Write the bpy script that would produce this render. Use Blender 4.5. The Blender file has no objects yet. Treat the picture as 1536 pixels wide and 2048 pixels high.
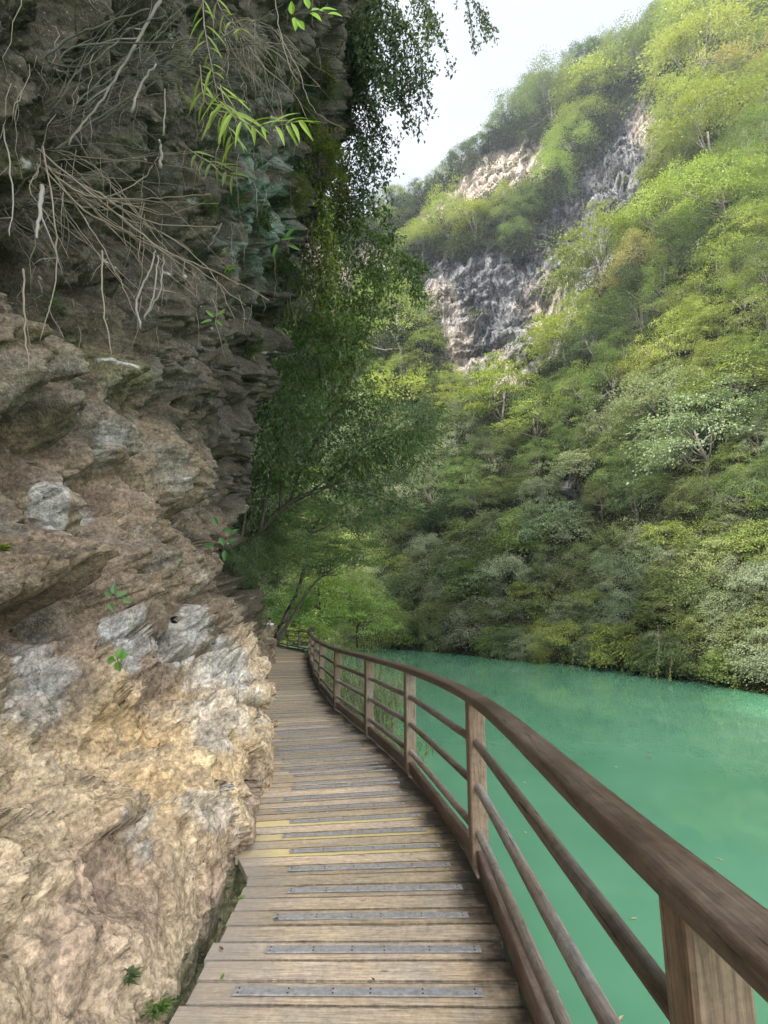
import bpy, math, random
import numpy as np
from mathutils import Vector, Matrix, Quaternion

# ------------------------------------------------------------ camera, world, sun
SC = bpy.context.scene
COL = SC.collection
F = 1050.0                      # focal length in photo pixels (1536 x 2048)
PITCH = math.atan(220.0 / F)
CP, SP = math.cos(PITCH), math.sin(PITCH)
CAMZ = 1.5
cam_d = bpy.data.cameras.new("camera")
cam_d.sensor_fit = 'VERTICAL'
cam_d.sensor_height = 36.0
cam_d.lens = 36.0 * F / 2048.0
cam_d.clip_start = 0.05
cam_d.clip_end = 3000
cam = bpy.data.objects.new("camera", cam_d)
COL.objects.link(cam)
cam.location = (0, 0, CAMZ)
cam.rotation_euler = (math.pi / 2 + PITCH, 0, 0)
SC.camera = cam

SUN_EL, SUN_AZ = math.radians(47), math.radians(229)   # azimuth clockwise from +Y: behind and left
world = bpy.data.worlds.new("World")
SC.world = world
world.use_nodes = True
wn, wl = world.node_tree.nodes, world.node_tree.links
wn.clear()
w_out = wn.new('ShaderNodeOutputWorld')
w_bg = wn.new('ShaderNodeBackground')
w_sky = wn.new('ShaderNodeTexSky')
w_sky.sky_type = 'NISHITA'
w_sky.sun_disc = False
w_sky.sun_elevation = SUN_EL
w_sky.sun_rotation = SUN_AZ
w_sky.air_density = 1.2
w_sky.dust_density = 3.0
w_bg.inputs[1].default_value = 0.15
# thin bright cloud cover over the blue
w_tc = wn.new('ShaderNodeTexCoord')
w_map = wn.new('ShaderNodeMapping')
w_map.inputs['Scale'].default_value = (1.4, 1.4, 2.2)
w_no = wn.new('ShaderNodeTexNoise')
w_no.inputs['Scale'].default_value = 1.6
w_no.inputs['Detail'].default_value = 6
w_no.inputs['Roughness'].default_value = 0.55
w_rmp = wn.new('ShaderNodeMapRange')
w_rmp.inputs['From Min'].default_value = 0.36
w_rmp.inputs['From Max'].default_value = 0.62
w_rmp.inputs['To Min'].default_value = 0.75
w_rmp.inputs['To Max'].default_value = 0.97
w_mix = wn.new('ShaderNodeMix')
w_mix.data_type = 'RGBA'
w_mix.inputs[7].default_value = (2.55, 2.62, 2.76, 1)
wl.new(w_tc.outputs['Generated'], w_map.inputs['Vector'])
wl.new(w_map.outputs[0], w_no.inputs['Vector'])
wl.new(w_no.outputs['Fac'], w_rmp.inputs['Value'])
wl.new(w_rmp.outputs[0], w_mix.inputs[0])
wl.new(w_sky.outputs[0], w_mix.inputs[6])
# added fill: sky brightened behind the camera to light the near rock and deck
w_sep = wn.new('ShaderNodeSeparateXYZ')
wl.new(w_tc.outputs['Generated'], w_sep.inputs[0])
w_br = wn.new('ShaderNodeMapRange')
w_br.interpolation_type = 'SMOOTHSTEP'
w_br.inputs['From Min'].default_value = 0.25
w_br.inputs['From Max'].default_value = -0.55
w_br.inputs['To Min'].default_value = 1.0
w_br.inputs['To Max'].default_value = 4.6
wl.new(w_sep.outputs['Y'], w_br.inputs['Value'])
w_mul = wn.new('ShaderNodeVectorMath')
w_mul.operation = 'SCALE'
wl.new(w_mix.outputs[2], w_mul.inputs[0])
wl.new(w_br.outputs[0], w_mul.inputs['Scale'])
wl.new(w_mul.outputs[0], w_bg.inputs[0])
wl.new(w_bg.outputs[0], w_out.inputs[0])

sun_d = bpy.data.lights.new("sun", 'SUN')
sun_d.energy = 3.9
sun_d.angle = math.radians(4)
sun_d.color = (1.0, 0.95, 0.84)
sun = bpy.data.objects.new("sun", sun_d)
COL.objects.link(sun)
sdir = Vector((math.sin(SUN_AZ) * math.cos(SUN_EL), math.cos(SUN_AZ) * math.cos(SUN_EL), math.sin(SUN_EL)))
sun.rotation_euler = sdir.to_track_quat('Z', 'Y').to_euler()

SC.view_settings.view_transform = 'Standard'
SC.view_settings.look = 'None'
SC.view_settings.gamma = 1
SC.view_settings.exposure = 1.4
SC.render.engine = 'CYCLES'
SC.cycles.max_bounces = 8
SC.cycles.diffuse_bounces = 4
SC.cycles.glossy_bounces = 3
SC.cycles.transmission_bounces = 3
SC.cycles.volume_bounces = 0
SC.cycles.use_denoising = True
SC.cycles.denoising_prefilter = 'NONE'

WATER = -1.3
HAZE = 0.00035
R = random.Random(7)
rng = np.random.default_rng(11)

# ------------------------------------------------------------ helpers
def ms(px, py):
    u = (px - 768) / F
    v = (1024 - py) / F
    y = CP - SP * v
    return u / y, (SP + CP * v) / y

def at(px, py, Y):
    m, s = ms(px, py)
    return Vector((m * Y, Y, CAMZ + s * Y))

def project(P):
    P = np.asarray(P, dtype=np.float64)
    x, y, z = P[..., 0], P[..., 1], P[..., 2] - CAMZ
    d = y * CP + z * SP
    up = z * CP - y * SP
    d = np.where(d < 0.05, 0.05, d)
    return 768 + F * x / d, 1024 - F * up / d, d

def tag(o, label=None, cat=None, group=None, kind=None):
    if label: o['label'] = label
    if cat: o['category'] = cat
    if group: o['group'] = group
    if kind: o['kind'] = kind
    return o

def link(name, me, mats=(), parent=None):
    o = bpy.data.objects.new(name, me)
    COL.objects.link(o)
    if me is not None:
        for m in mats:
            me.materials.append(m)
    if parent is not None:
        o.parent = parent
    return o

def empty(name, loc=(0, 0, 0)):
    o = bpy.data.objects.new(name, None)
    COL.objects.link(o)
    o.location = loc
    o.empty_display_size = 0.2
    return o

def npmesh(name, V, Fc, attrs=None, smooth=False, mi=None):
    V = np.asarray(V, dtype=np.float32).reshape(-1, 3)
    Fc = np.asarray(Fc, dtype=np.int32)
    k = Fc.shape[1]
    me = bpy.data.meshes.new(name)
    me.vertices.add(len(V))
    me.vertices.foreach_set('co', V.ravel())
    me.loops.add(Fc.size)
    me.loops.foreach_set('vertex_index', Fc.ravel())
    me.polygons.add(len(Fc))
    me.polygons.foreach_set('loop_start', np.arange(0, Fc.size, k, dtype=np.int32))
    if mi is not None:
        me.polygons.foreach_set('material_index', np.asarray(mi, dtype=np.int32))
    me.update(calc_edges=True)
    me.polygons.foreach_set('use_smooth', np.full(len(Fc), smooth))
    for an, (typ, arr) in (attrs or {}).items():
        a = me.attributes.new(an, typ, 'POINT')
        arr = np.asarray(arr, dtype=np.float32)
        a.data.foreach_set({'FLOAT': 'value', 'FLOAT_VECTOR': 'vector', 'FLOAT_COLOR': 'color'}[typ], arr.ravel())
    me.update()
    return me

class MB:
    """collects geometry with a grain coordinate (gc) for one mesh"""
    def __init__(s):
        s.v, s.f, s.g, s.m, s.r = [], [], [], [], []
    def add(s, vs, fs, gs=None, mi=0, rnd=0.0):
        n = len(s.v)
        s.v += [tuple(v) for v in vs]
        s.g += [tuple(g) for g in (gs if gs is not None else vs)]
        s.r += [rnd] * len(vs)
        for f in fs:
            s.f.append(tuple(n + i for i in f))
            s.m.append(mi)
    def box(s, c, sx, sy, sz, ax=(1, 0, 0), ch=0.0, mi=0, rnd=0.0, up=(0, 0, 1), goff=(0, 0, 0), taper=1.0):
        """box centred at c, long axis ax (sx), chamfered long edges"""
        ax = Vector(ax).normalized()
        upv = Vector(up)
        side = upv.cross(ax).normalized()
        upv = ax.cross(side).normalized()
        hy, hz = sy / 2, sz / 2
        if ch > 0:
            prof = [(-hy + ch, -hz), (hy - ch, -hz), (hy, -hz + ch), (hy, hz - ch), (hy - ch, hz), (-hy + ch, hz), (-hy, hz - ch), (-hy, -hz + ch)]
        else:
            prof = [(-hy, -hz), (hy, -hz), (hy, hz), (-hy, hz)]
        k = len(prof)
        vs, gs = [], []
        c = Vector(c)
        for e, sc in ((-1, 1.0), (1, taper)):
            for a, b in prof:
                vs.append(c + ax * (e * sx / 2) + side * a * sc + upv * b * sc)
                gs.append((e * sx / 2 + goff[0], a + goff[1], b + goff[2]))
        fs = [tuple(range(k))[::-1], tuple(range(k, 2 * k))]
        for i in range(k):
            j = (i + 1) % k
            fs.append((i, j, k + j, k + i))
        s.add(vs, fs, gs, mi, rnd)
    def sweep(s, prof, path, mi=0, goff=(0, 0, 0), ups=None, cap=True, wob=0.0, seed=0):
        k = len(prof)
        pts = [Vector(p) for p in path]
        vs, gs, L = [], [], 0.0
        rr = random.Random(seed)
        for i, p in enumerate(pts):
            if i: L += (p - pts[i - 1]).length
            d = (pts[min(i + 1, len(pts) - 1)] - pts[max(i - 1, 0)]).normalized()
            side = Vector((0, 0, 1)).cross(d).normalized()
            up = d.cross(side).normalized()
            w = 1 + rr.uniform(-wob, wob)
            for a, b in prof:
                vs.append(p + side * a * w + up * b * w)
                gs.append((L + goff[0], a + goff[1], b + goff[2]))
        fs = []
        for i in range(len(pts) - 1):
            for j in range(k):
                j2 = (j + 1) % k
                fs.append((i * k + j, i * k + j2, (i + 1) * k + j2, (i + 1) * k + j))
        if cap:
            fs.append(tuple(range(k)))
            fs.append(tuple((len(pts) - 1) * k + j for j in range(k))[::-1])
        s.add(vs, fs, gs, mi)
    def tube(s, path, radii, sides=6, mi=0, wob=0.0, seed=0):
        pts = [Vector(p) for p in path]
        n = len(pts)
        if not hasattr(radii, '__len__'):
            radii = [radii] * n
        vs, gs, L = [], [], 0.0
        rr = random.Random(seed)
        ref = Vector((0.31, 0.17, 0.93))
        for i, p in enumerate(pts):
            if i: L += (p - pts[i - 1]).length
            d = (pts[min(i + 1, n - 1)] - pts[max(i - 1, 0)])
            if d.length < 1e-9: d = Vector((0, 0, 1))
            d.normalize()
            a = d.cross(ref)
            if a.length < 0.1: a = d.cross(Vector((1, 0, 0)))
            a.normalize()
            b = d.cross(a)
            r_ = radii[min(i, len(radii) - 1)] * (1 + rr.uniform(-wob, wob))
            for j in range(sides):
                t = 2 * math.pi * j / sides
                vs.append(p + (a * math.cos(t) + b * math.sin(t)) * r_)
                gs.append((L, math.cos(t) * r_, math.sin(t) * r_))
        fs = []
        for i in range(n - 1):
            for j in range(sides):
                j2 = (j + 1) % sides
                fs.append((i * sides + j, i * sides + j2, (i + 1) * sides + j2, (i + 1) * sides + j))
        fs.append(tuple(range(sides))[::-1])
        fs.append(tuple((n - 1) * sides + j for j in range(sides)))
        s.add(vs, fs, gs, mi, rr.random())
    def build(s, name, mats, parent=None, smooth=False, origin=None):
        me = bpy.data.meshes.new(name)
        vs = s.v
        if origin is not None:
            ox, oy, oz = origin
            vs = [(x - ox, y - oy, z - oz) for x, y, z in vs]
        me.from_pydata(vs, [], s.f)
        a = me.attributes.new('gc', 'FLOAT_VECTOR', 'POINT')
        a.data.foreach_set('vector', np.asarray(s.g, dtype=np.float32).ravel())
        a = me.attributes.new('rnd', 'FLOAT', 'POINT')
        a.data.foreach_set('value', np.asarray(s.r, dtype=np.float32))
        me.polygons.foreach_set('material_index', s.m)
        me.polygons.foreach_set('use_smooth', [smooth] * len(s.f))
        me.update()
        return link(name, me, mats if isinstance(mats, (list, tuple)) else (mats,), parent)

def catmull(pts, n=8):
    pts = [Vector(p) for p in pts]
    P = [pts[0] * 2 - pts[1]] + pts + [pts[-1] * 2 - pts[-2]]
    out = []
    for i in range(1, len(P) - 2):
        p0, p1, p2, p3 = P[i - 1:i + 3]
        for k in range(n):
            t = k / n
            out.append(0.5 * ((2 * p1) + (p2 - p0) * t + (2 * p0 - 5 * p1 + 4 * p2 - p3) * t * t + (3 * p1 - p0 - 3 * p2 + p3) * t ** 3))
    out.append(P[-2].copy())
    return out

# ---- vectorised noise
def _h(i, j, k, seed):
    n = (i.astype(np.int64) * 374761393 + j.astype(np.int64) * 668265263 + k.astype(np.int64) * 2147483647 + seed * 1274126177) & 0xffffffff
    n = ((n ^ (n >> 13)) * 1274126177) & 0xffffffff
    return (n ^ (n >> 16)) & 0xffffffff

def vnoise(P, seed=0):
    """gradient noise about -1..1"""
    P = np.asarray(P, dtype=np.float64)
    I = np.floor(P).astype(np.int64)
    f = P - I
    u = f * f * f * (f * (f * 6 - 15) + 10)
    res = 0
    for dx in (0, 1):
        wx = u[:, 0] if dx else 1 - u[:, 0]
        for dy in (0, 1):
            wy = u[:, 1] if dy else 1 - u[:, 1]
            for dz in (0, 1):
                wz = u[:, 2] if dz else 1 - u[:, 2]
                h = _h(I[:, 0] + dx, I[:, 1] + dy, I[:, 2] + dz, seed)
                gx = (h & 1023) / 511.5 - 1
                gy = ((h >> 10) & 1023) / 511.5 - 1
                gz = ((h >> 20) & 1023) / 511.5 - 1
                res = res + wx * wy * wz * (gx * (f[:, 0] - dx) + gy * (f[:, 1] - dy) + gz * (f[:, 2] - dz))
    return res * 1.5

def fbm(P, octv=4, seed=0, gain=0.5, ridged=False):
    P = np.asarray(P, dtype=np.float64)
    a, t, tot = 1.0, 0, 0.0
    for o in range(octv):
        n = vnoise(P * (2.03 ** o) + o * 17.3, seed + o)
        if ridged:
            n = 1 - 2 * np.abs(n)
        t = t + a * n
        tot += a
        a *= gain
    return t / tot

def worley(P, seed=0):
    P = np.asarray(P, dtype=np.float64)
    I = np.floor(P).astype(np.int64)
    f = P - I
    best = np.full(len(P), 9.0)
    best2 = np.full(len(P), 9.0)
    for dx in (-1, 0, 1):
        for dy in (-1, 0, 1):
            for dz in (-1, 0, 1):
                h = _h(I[:, 0] + dx, I[:, 1] + dy, I[:, 2] + dz, seed)
                d = (dx + (h & 1023) / 1023.0 - f[:, 0]) ** 2 + (dy + ((h >> 10) & 1023) / 1023.0 - f[:, 1]) ** 2 + (dz + ((h >> 20) & 1023) / 1023.0 - f[:, 2]) ** 2
                m = d < best
                best2 = np.where(m, best, np.minimum(best2, d))
                best = np.where(m, d, best)
    return np.sqrt(best), np.sqrt(best2)

def facet(P, sc, seed=0):
    """angular broken-stone relief: every cell is a randomly tilted plane"""
    Q = np.asarray(P, dtype=np.float64) * sc
    I = np.floor(Q).astype(np.int64)
    f = Q - I
    best = np.full(len(Q), 9.0)
    out = np.zeros(len(Q))
    for dx in (-1, 0, 1):
        for dy in (-1, 0, 1):
            for dz in (-1, 0, 1):
                h = _h(I[:, 0] + dx, I[:, 1] + dy, I[:, 2] + dz, seed)
                ax = f[:, 0] - dx - (h & 1023) / 1023.0
                ay = f[:, 1] - dy - ((h >> 10) & 1023) / 1023.0
                az = f[:, 2] - dz - ((h >> 20) & 1023) / 1023.0
                d = ax * ax + ay * ay + az * az
                g = _h(I[:, 0] + dx, I[:, 1] + dy, I[:, 2] + dz, seed + 77)
                v = ay * ((g & 1023) / 511.5 - 1) + az * (((g >> 10) & 1023) / 511.5 - 1) + (((g >> 20) & 1023) / 1023.0 - .5) * .7
                m = d < best
                best = np.where(m, d, best)
                out = np.where(m, v, out)
    return out

def sstep(a, b, x):
    t = np.clip((x - a) / (b - a), 0, 1)
    return t * t * (3 - 2 * t)

def grid_faces(nr, nc):
    i, j = np.meshgrid(np.arange(nr - 1), np.arange(nc - 1), indexing='ij')
    a = (i * nc + j).ravel()
    return np.stack([a, a + 1, a + nc + 1, a + nc], 1)

def smooth1(A, k, axis):
    ker = np.hanning(2 * k + 3)[1:-1]
    ker /= ker.sum()
    pad = [(0, 0)] * A.ndim
    pad[axis] = (k, k)
    B = np.pad(A, pad, mode='edge')
    return np.apply_along_axis(lambda r: np.convolve(r, ker, mode='valid'), axis, B)

# ------------------------------------------------------------ materials
class NT:
    def __init__(s, name):
        s.m = bpy.data.materials.new(name)
        s.m.use_nodes = True
        s.t = s.m.node_tree
        s.t.nodes.clear()
        s.out = s.t.nodes.new('ShaderNodeOutputMaterial')
    def n(s, typ, ins=None, **kw):
        nd = s.t.nodes.new(typ)
        for k, v in kw.items():
            setattr(nd, k, v)
        for k, v in (ins or {}).items():
            if isinstance(v, bpy.types.NodeSocket):
                s.t.links.new(v, nd.inputs[k])
            else:
                nd.inputs[k].default_value = v
        return nd
    def mix(s, fac, a, b, mode='MIX'):
        nd = s.t.nodes.new('ShaderNodeMix')
        nd.data_type = 'RGBA'
        nd.blend_type = mode
        for idx, v in ((0, fac), (6, a), (7, b)):
            if isinstance(v, bpy.types.NodeSocket):
                s.t.links.new(v, nd.inputs[idx])
            elif idx == 0:
                nd.inputs[0].default_value = v
            else:
                nd.inputs[idx].default_value = tuple(v) + ((1,) if len(v) == 3 else ())
        return nd.outputs[2]
    def math(s, op, a, b=0.0, c=None):
        nd = s.t.nodes.new('ShaderNodeMath')
        nd.operation = op
        for i, v in enumerate((a, b) + ((c,) if c is not None else ())):
            if isinstance(v, bpy.types.NodeSocket):
                s.t.links.new(v, nd.inputs[i])
            else:
                nd.inputs[i].default_value = v
        return nd.outputs[0]
    def rng(s, v, a, b, c=0.0, d=1.0):
        return s.n('ShaderNodeMapRange', {'Value': v, 'From Min': a, 'From Max': b, 'To Min': c, 'To Max': d}).outputs[0]
    def noise(s, vec, scale, detail=4, rough=0.55, dist=0.0):
        return s.n('ShaderNodeTexNoise', {'Vector': vec, 'Scale': scale, 'Detail': detail, 'Roughness': rough, 'Distortion': dist}).outputs['Fac']
    def scale(s, vec, sc, loc=(0, 0, 0)):
        return s.n('ShaderNodeMapping', {'Vector': vec, 'Scale': sc, 'Location': loc}).outputs[0]
    def attr(s, name, out='Vector'):
        return s.n('ShaderNodeAttribute', attribute_name=name).outputs[out]
    def bump(s, h, strength, dist, normal=None):
        ins = {'Height': h, 'Strength': strength, 'Distance': dist}
        if normal is not None: ins['Normal'] = normal
        return s.n('ShaderNodeBump', ins).outputs[0]
    def principled(s, col, rough=0.8, normal=None, spec=0.3, **kw):
        ins = {'Base Color': col if isinstance(col, bpy.types.NodeSocket) else tuple(col) + (1,), 'Roughness': rough, 'Specular IOR Level': spec}
        if normal is not None: ins['Normal'] = normal
        ins.update(kw)
        return s.n('ShaderNodeBsdfPrincipled', ins).outputs[0]
    def done(s, sh):
        s.t.links.new(sh, s.out.inputs['Surface'])
        return s.m

def mat_rock():
    t = NT('rock')
    pos = t.n('ShaderNodeNewGeometry').outputs['Position']
    col = t.attr('col', 'Color')
    n1 = t.noise(pos, 9, 8, 0.68)
    n2 = t.noise(pos, 34, 6, 0.7)
    n3 = t.n('ShaderNodeTexVoronoi', {'Vector': pos, 'Scale': 75.0}).outputs['Distance']
    dark = t.rng(n2, 0.36, 0.60, 0.55, 1.25)
    c = t.mix(1.0, col, t.n('ShaderNodeCombineColor', {0: dark, 1: dark, 2: dark}).outputs[0], 'MULTIPLY')
    g = t.rng(n1, 0.3, 0.7, 0.75, 1.25)
    c = t.mix(1.0, c, t.n('ShaderNodeCombineColor', {0: g, 1: g, 2: t.math('MULTIPLY', g, 0.96)}).outputs[0], 'MULTIPLY')
    for vs_, amt in ((13.0, .20), (47.0, .16)):
        vc = t.n('ShaderNodeSeparateColor', {0: t.n('ShaderNodeTexVoronoi', {'Vector': pos, 'Scale': vs_}).outputs['Color']}).outputs[0]
        k = t.rng(vc, 0, 1, 1 - amt, 1 + amt)
        c = t.mix(1.0, c, t.n('ShaderNodeCombineColor', {0: k, 1: k, 2: k}).outputs[0], 'MULTIPLY')
    # pale lichen flecks
    fl = t.math('MULTIPLY', t.rng(t.noise(pos, 60, 5, 0.75), 0.60, 0.66), t.rng(t.noise(pos, 3.0, 4, 0.6), 0.48, 0.6))
    c = t.mix(t.math('MULTIPLY', fl, 0.75), c, (0.42, 0.43, 0.39))
    fl2 = t.math('MULTIPLY', t.rng(t.noise(pos, 22, 6, 0.75, 0.6), 0.62, 0.66), 0.5)
    c = t.mix(fl2, c, (0.40, 0.37, 0.31))
    h = t.math('ADD', t.math('MULTIPLY', n1, 0.5), t.math('ADD', t.math('MULTIPLY', n2, 0.32), t.math('MULTIPLY', n3, 0.14)))
    b = t.bump(h, 1.0, 0.035)
    return t.done(t.principled(c, 0.85, b, 0.25))

def mat_hill():
    t = NT('hillside_rock')
    pos = t.n('ShaderNodeNewGeometry').outputs['Position']
    rk = t.attr('rock', 'Fac')
    tone = t.attr('tone', 'Fac')
    n1 = t.noise(pos, 0.35, 6, 0.65)
    soil = t.mix(t.rng(n1, 0.4, 0.6), (0.030, 0.044, 0.018), (0.055, 0.062, 0.032))
    st = t.noise(t.scale(pos, (0.8, 0.8, 0.05)), 1.6, 8, 0.66, 0.3)
    st2 = t.noise(t.scale(pos, (1.0, 1.0, 0.25)), 1.4, 6, 0.7)
    bulk = t.noise(t.scale(pos, (0.5, 0.5, 0.12)), 0.35, 5, 0.6, 0.6)
    rock = t.mix(t.rng(t.math('ADD', t.math('MULTIPLY', st, 0.65), t.math('MULTIPLY', bulk, 0.45)), 0.49, 0.66), (0.050, 0.052, 0.056), (0.32, 0.32, 0.33))
    rock = t.mix(t.math('MULTIPLY', t.rng(st2, 0.56, 0.68), 0.8), rock, (0.06, 0.065, 0.06))
    warm = t.mix(t.rng(st, 0.36, 0.56), (0.20, 0.17, 0.14), (0.60, 0.50, 0.40))
    rock = t.mix(tone, rock, warm)
    c = t.mix(rk, soil, rock)
    b = t.bump(t.math('ADD', st, t.math('MULTIPLY', st2, 1.2)), 1.0, 1.6)
    return t.done(t.principled(c, 0.9, b, 0.2))

def mat_water():
    t = NT('turquoise_water')
    pos = t.n('ShaderNodeNewGeometry').outputs['Position']
    n1 = t.noise(pos, 0.16, 4, 0.6)
    c = t.mix(t.rng(n1, 0.3, 0.7), (0.075, 0.222, 0.120), (0.125, 0.300, 0.176))
    w1 = t.noise(t.scale(pos, (1.0, 0.55, 1.0)), 2.3, 3, 0.5)
    w2 = t.noise(t.scale(pos, (1.0, 0.7, 1.0)), 9.0, 2, 0.5)
    calm = t.rng(t.noise(pos, 0.09, 3, 0.5), 0.38, 0.62, 0.35, 1.0)
    h = t.math('MULTIPLY', t.math('ADD', w1, t.math('MULTIPLY', w2, 0.18)), calm)
    b = t.bump(h, 0.10, 0.05)
    return t.done(t.principled(c, 0.04, b, 0.5, IOR=1.5))

def mat_wood(name, c1, c2, c3, damp_shade=False, rough=0.75):
    t = NT(name)
    gc = t.attr('gc')
    rnd = t.attr('rnd', 'Fac')
    off = t.n('ShaderNodeCombineXYZ', {0: t.math('MULTIPLY', rnd, 37.0), 1: t.math('MULTIPLY', rnd, 11.0), 2: 0.0}).outputs[0]
    v = t.n('ShaderNodeVectorMath', {0: gc, 1: off}, operation='ADD').outputs[0]
    fine = t.noise(t.scale(v, (5.0, 95, 95)), 1.0, 6, 0.68, 0.5)
    med = t.noise(t.scale(v, (1.3, 14, 14)), 1.0, 4, 0.6, 0.8)
    blot = t.noise(v, 2.2, 5, 0.6)
    kn = t.n('ShaderNodeTexVoronoi', {'Vector': t.scale(v, (3.2, 11, 11)), 'Scale': 1.0}).outputs['Distance']
    c = t.mix(t.rng(med, 0.3, 0.7), c1, c2)
    c = t.mix(t.rng(blot, 0.38, 0.66), c, c3)
    f = t.math('MULTIPLY', t.rng(fine, 0.3, 0.62, 0.5, 1.15), t.rng(t.noise(v, 28, 4, 0.7), 0.3, 0.6, 0.72, 1.1))
    c = t.mix(1.0, c, t.n('ShaderNodeCombineColor', {0: f, 1: f, 2: f}).outputs[0], 'MULTIPLY')
    c = t.mix(t.math('MULTIPLY', t.rng(kn, 0.10, 0.05), 0.65), c, (0.035, 0.022, 0.014))
    crk = t.rng(t.noise(t.scale(v, (3.0, 55, 55), (5, 3, 1)), 1.0, 4, 0.6), 0.64, 0.68)
    c = t.mix(t.math('MULTIPLY', crk, 0.8), c, (0.02, 0.014, 0.01))
    rg = t.rng(rnd, 0, 1, 0.72, 1.22)
    c = t.mix(1.0, c, t.n('ShaderNodeCombineColor', {0: rg, 1: rg, 2: t.math('POWER', rg, 1.2)}).outputs[0], 'MULTIPLY')
    if damp_shade:
        new = t.attr('newness', 'Fac')
        nc = t.mix(t.rng(fine, 0.3, 0.7), (0.64, 0.48, 0.19), (0.82, 0.66, 0.32))
        c = t.mix(t.math('MULTIPLY', new, 0.85), c, nc)
        gy = t.n('ShaderNodeSeparateXYZ', {0: gc}).outputs[1]
        ed = t.math('MINIMUM', gy, t.math('SUBTRACT', 0.148, gy))
        ed = t.math('ADD', ed, t.rng(t.noise(v, 30, 3, 0.6), 0.3, 0.7, -0.004, 0.004))
        c = t.mix(t.rng(ed, 0.008, 0.002, 0.0, 0.65), c, (0.03, 0.022, 0.016))
        # algae dampness with painted rail shade along the water side, dusty grey along the rock side
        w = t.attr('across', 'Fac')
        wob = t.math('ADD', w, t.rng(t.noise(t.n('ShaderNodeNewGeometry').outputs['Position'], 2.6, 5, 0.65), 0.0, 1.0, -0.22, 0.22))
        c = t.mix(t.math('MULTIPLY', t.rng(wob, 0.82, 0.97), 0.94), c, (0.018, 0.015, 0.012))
        c = t.mix(t.math('MULTIPLY', t.rng(wob, 0.22, 0.02), 0.7), c, (0.30, 0.26, 0.21))
    h = t.math('ADD', fine, t.math('MULTIPLY', med, 0.5))
    h = t.math('SUBTRACT', h, t.math('MULTIPLY', crk, 0.8))
    b = t.bump(h, 0.55, 0.006)
    return t.done(t.principled(c, rough, b, 0.35))

def mat_leaf(name, transl=0.3, rough=0.45, use_obj=True, attrcol=False, spec=0.2):
    t = NT(name)
    rnd = t.attr('rnd', 'Fac')
    if attrcol:
        base = t.attr('col', 'Color')
    else:
        base = t.n('ShaderNodeObjectInfo').outputs['Color']
    f = t.rng(rnd, 0, 1, 0.55, 1.45)
    c = t.mix(1.0, base, t.n('ShaderNodeCombineColor', {0: f, 1: f, 2: f}).outputs[0], 'MULTIPLY')
    yel = t.rng(rnd, 0.88, 1.0, 0.0, 0.45)
    c = t.mix(yel, c, (0.34, 0.36, 0.09))
    p = t.principled(c, rough, None, spec)
    tr = t.n('ShaderNodeBsdfTranslucent', {'Color': t.mix(1.0, c, (1.25, 1.35, 0.55), 'MULTIPLY')}).outputs[0]
    return t.done(t.n('ShaderNodeMixShader', {0: transl, 1: p, 2: tr}).outputs[0])

def mat_plain(name, col, rough=0.7, noise=0.3, sc=20, spec=0.3, metal=0.0, bump=0.3, bd=0.004):
    t = NT(name)
    pos = t.n('ShaderNodeTexCoord').outputs['Object']
    n = t.noise(pos, sc, 5, 0.6)
    f = t.rng(n, 0.3, 0.7, 1 - noise, 1 + noise)
    c = t.mix(1.0, tuple(col), t.n('ShaderNodeCombineColor', {0: f, 1: f, 2: f}).outputs[0], 'MULTIPLY')
    return t.done(t.principled(c, rough, t.bump(n, bump, bd), spec, Metallic=metal))

def mat_bark(name, a, b):
    t = NT(name)
    pos = t.n('ShaderNodeTexCoord').outputs['Object']
    gc = t.attr('gc')
    n = t.noise(t.scale(gc, (3, 40, 40)), 1.0, 4, 0.6)
    n2 = t.noise(pos, 3.0, 4, 0.6)
    c = t.mix(t.math('MULTIPLY', t.math('ADD', n, n2), 0.5), a, b)
    return t.done(t.principled(c, 0.85, t.bump(n, 0.5, 0.01), 0.2))

M_ROCK = mat_rock()
M_HILL = mat_hill()
M_WATER = mat_water()
M_DECK = mat_wood('weathered_decking', (0.49, 0.355, 0.215), (0.65, 0.50, 0.315), (0.44, 0.36, 0.265), damp_shade=True)
M_RAIL = mat_wood('weathered_rail', (0.070, 0.042, 0.029), (0.140, 0.090, 0.062), (0.19, 0.14, 0.108), rough=0.5)
M_POST = mat_wood('post_wood', (0.13, 0.085, 0.050), (0.21, 0.145, 0.090), (0.17, 0.145, 0.10))
M_ROD = mat_wood('rod_wood', (0.15, 0.11, 0.08), (0.24, 0.185, 0.135), (0.20, 0.18, 0.15))
M_STRIP = mat_plain('grey_strip', (0.29, 0.275, 0.255), 0.65, 0.30, 45, 0.3)
M_SCREW = mat_plain('screw_head', (0.03, 0.028, 0.025), 0.5, 0.2, 50)
M_LEAF = mat_leaf('hillside_leaves', 0.30, 0.5)
M_LEAFD = mat_leaf('cliff_leaves', 0.35, 0.4)
M_UNDER = mat_leaf('undergrowth_leaves', 0.25, 0.55, attrcol=True)
M_BARK = mat_bark('bark', (0.05, 0.043, 0.034), (0.22, 0.195, 0.16))
M_BARKD = mat_bark('dark_bark', (0.022, 0.018, 0.014), (0.10, 0.085, 0.065))
M_DRY = mat_bark('dry_stem', (0.10, 0.075, 0.05), (0.32, 0.27, 0.20))
M_PALE = mat_bark('pale_root', (0.13, 0.115, 0.09), (0.33, 0.30, 0.25))

# ------------------------------------------------------------ water
me = npmesh('water', [(-300, -60, WATER), (300, -60, WATER), (300, 300, WATER), (-300, 300, WATER)], [(0, 1, 2, 3)])
tag(link('water', me, (M_WATER,)), 'calm turquoise green river water', kind='structure')

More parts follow.
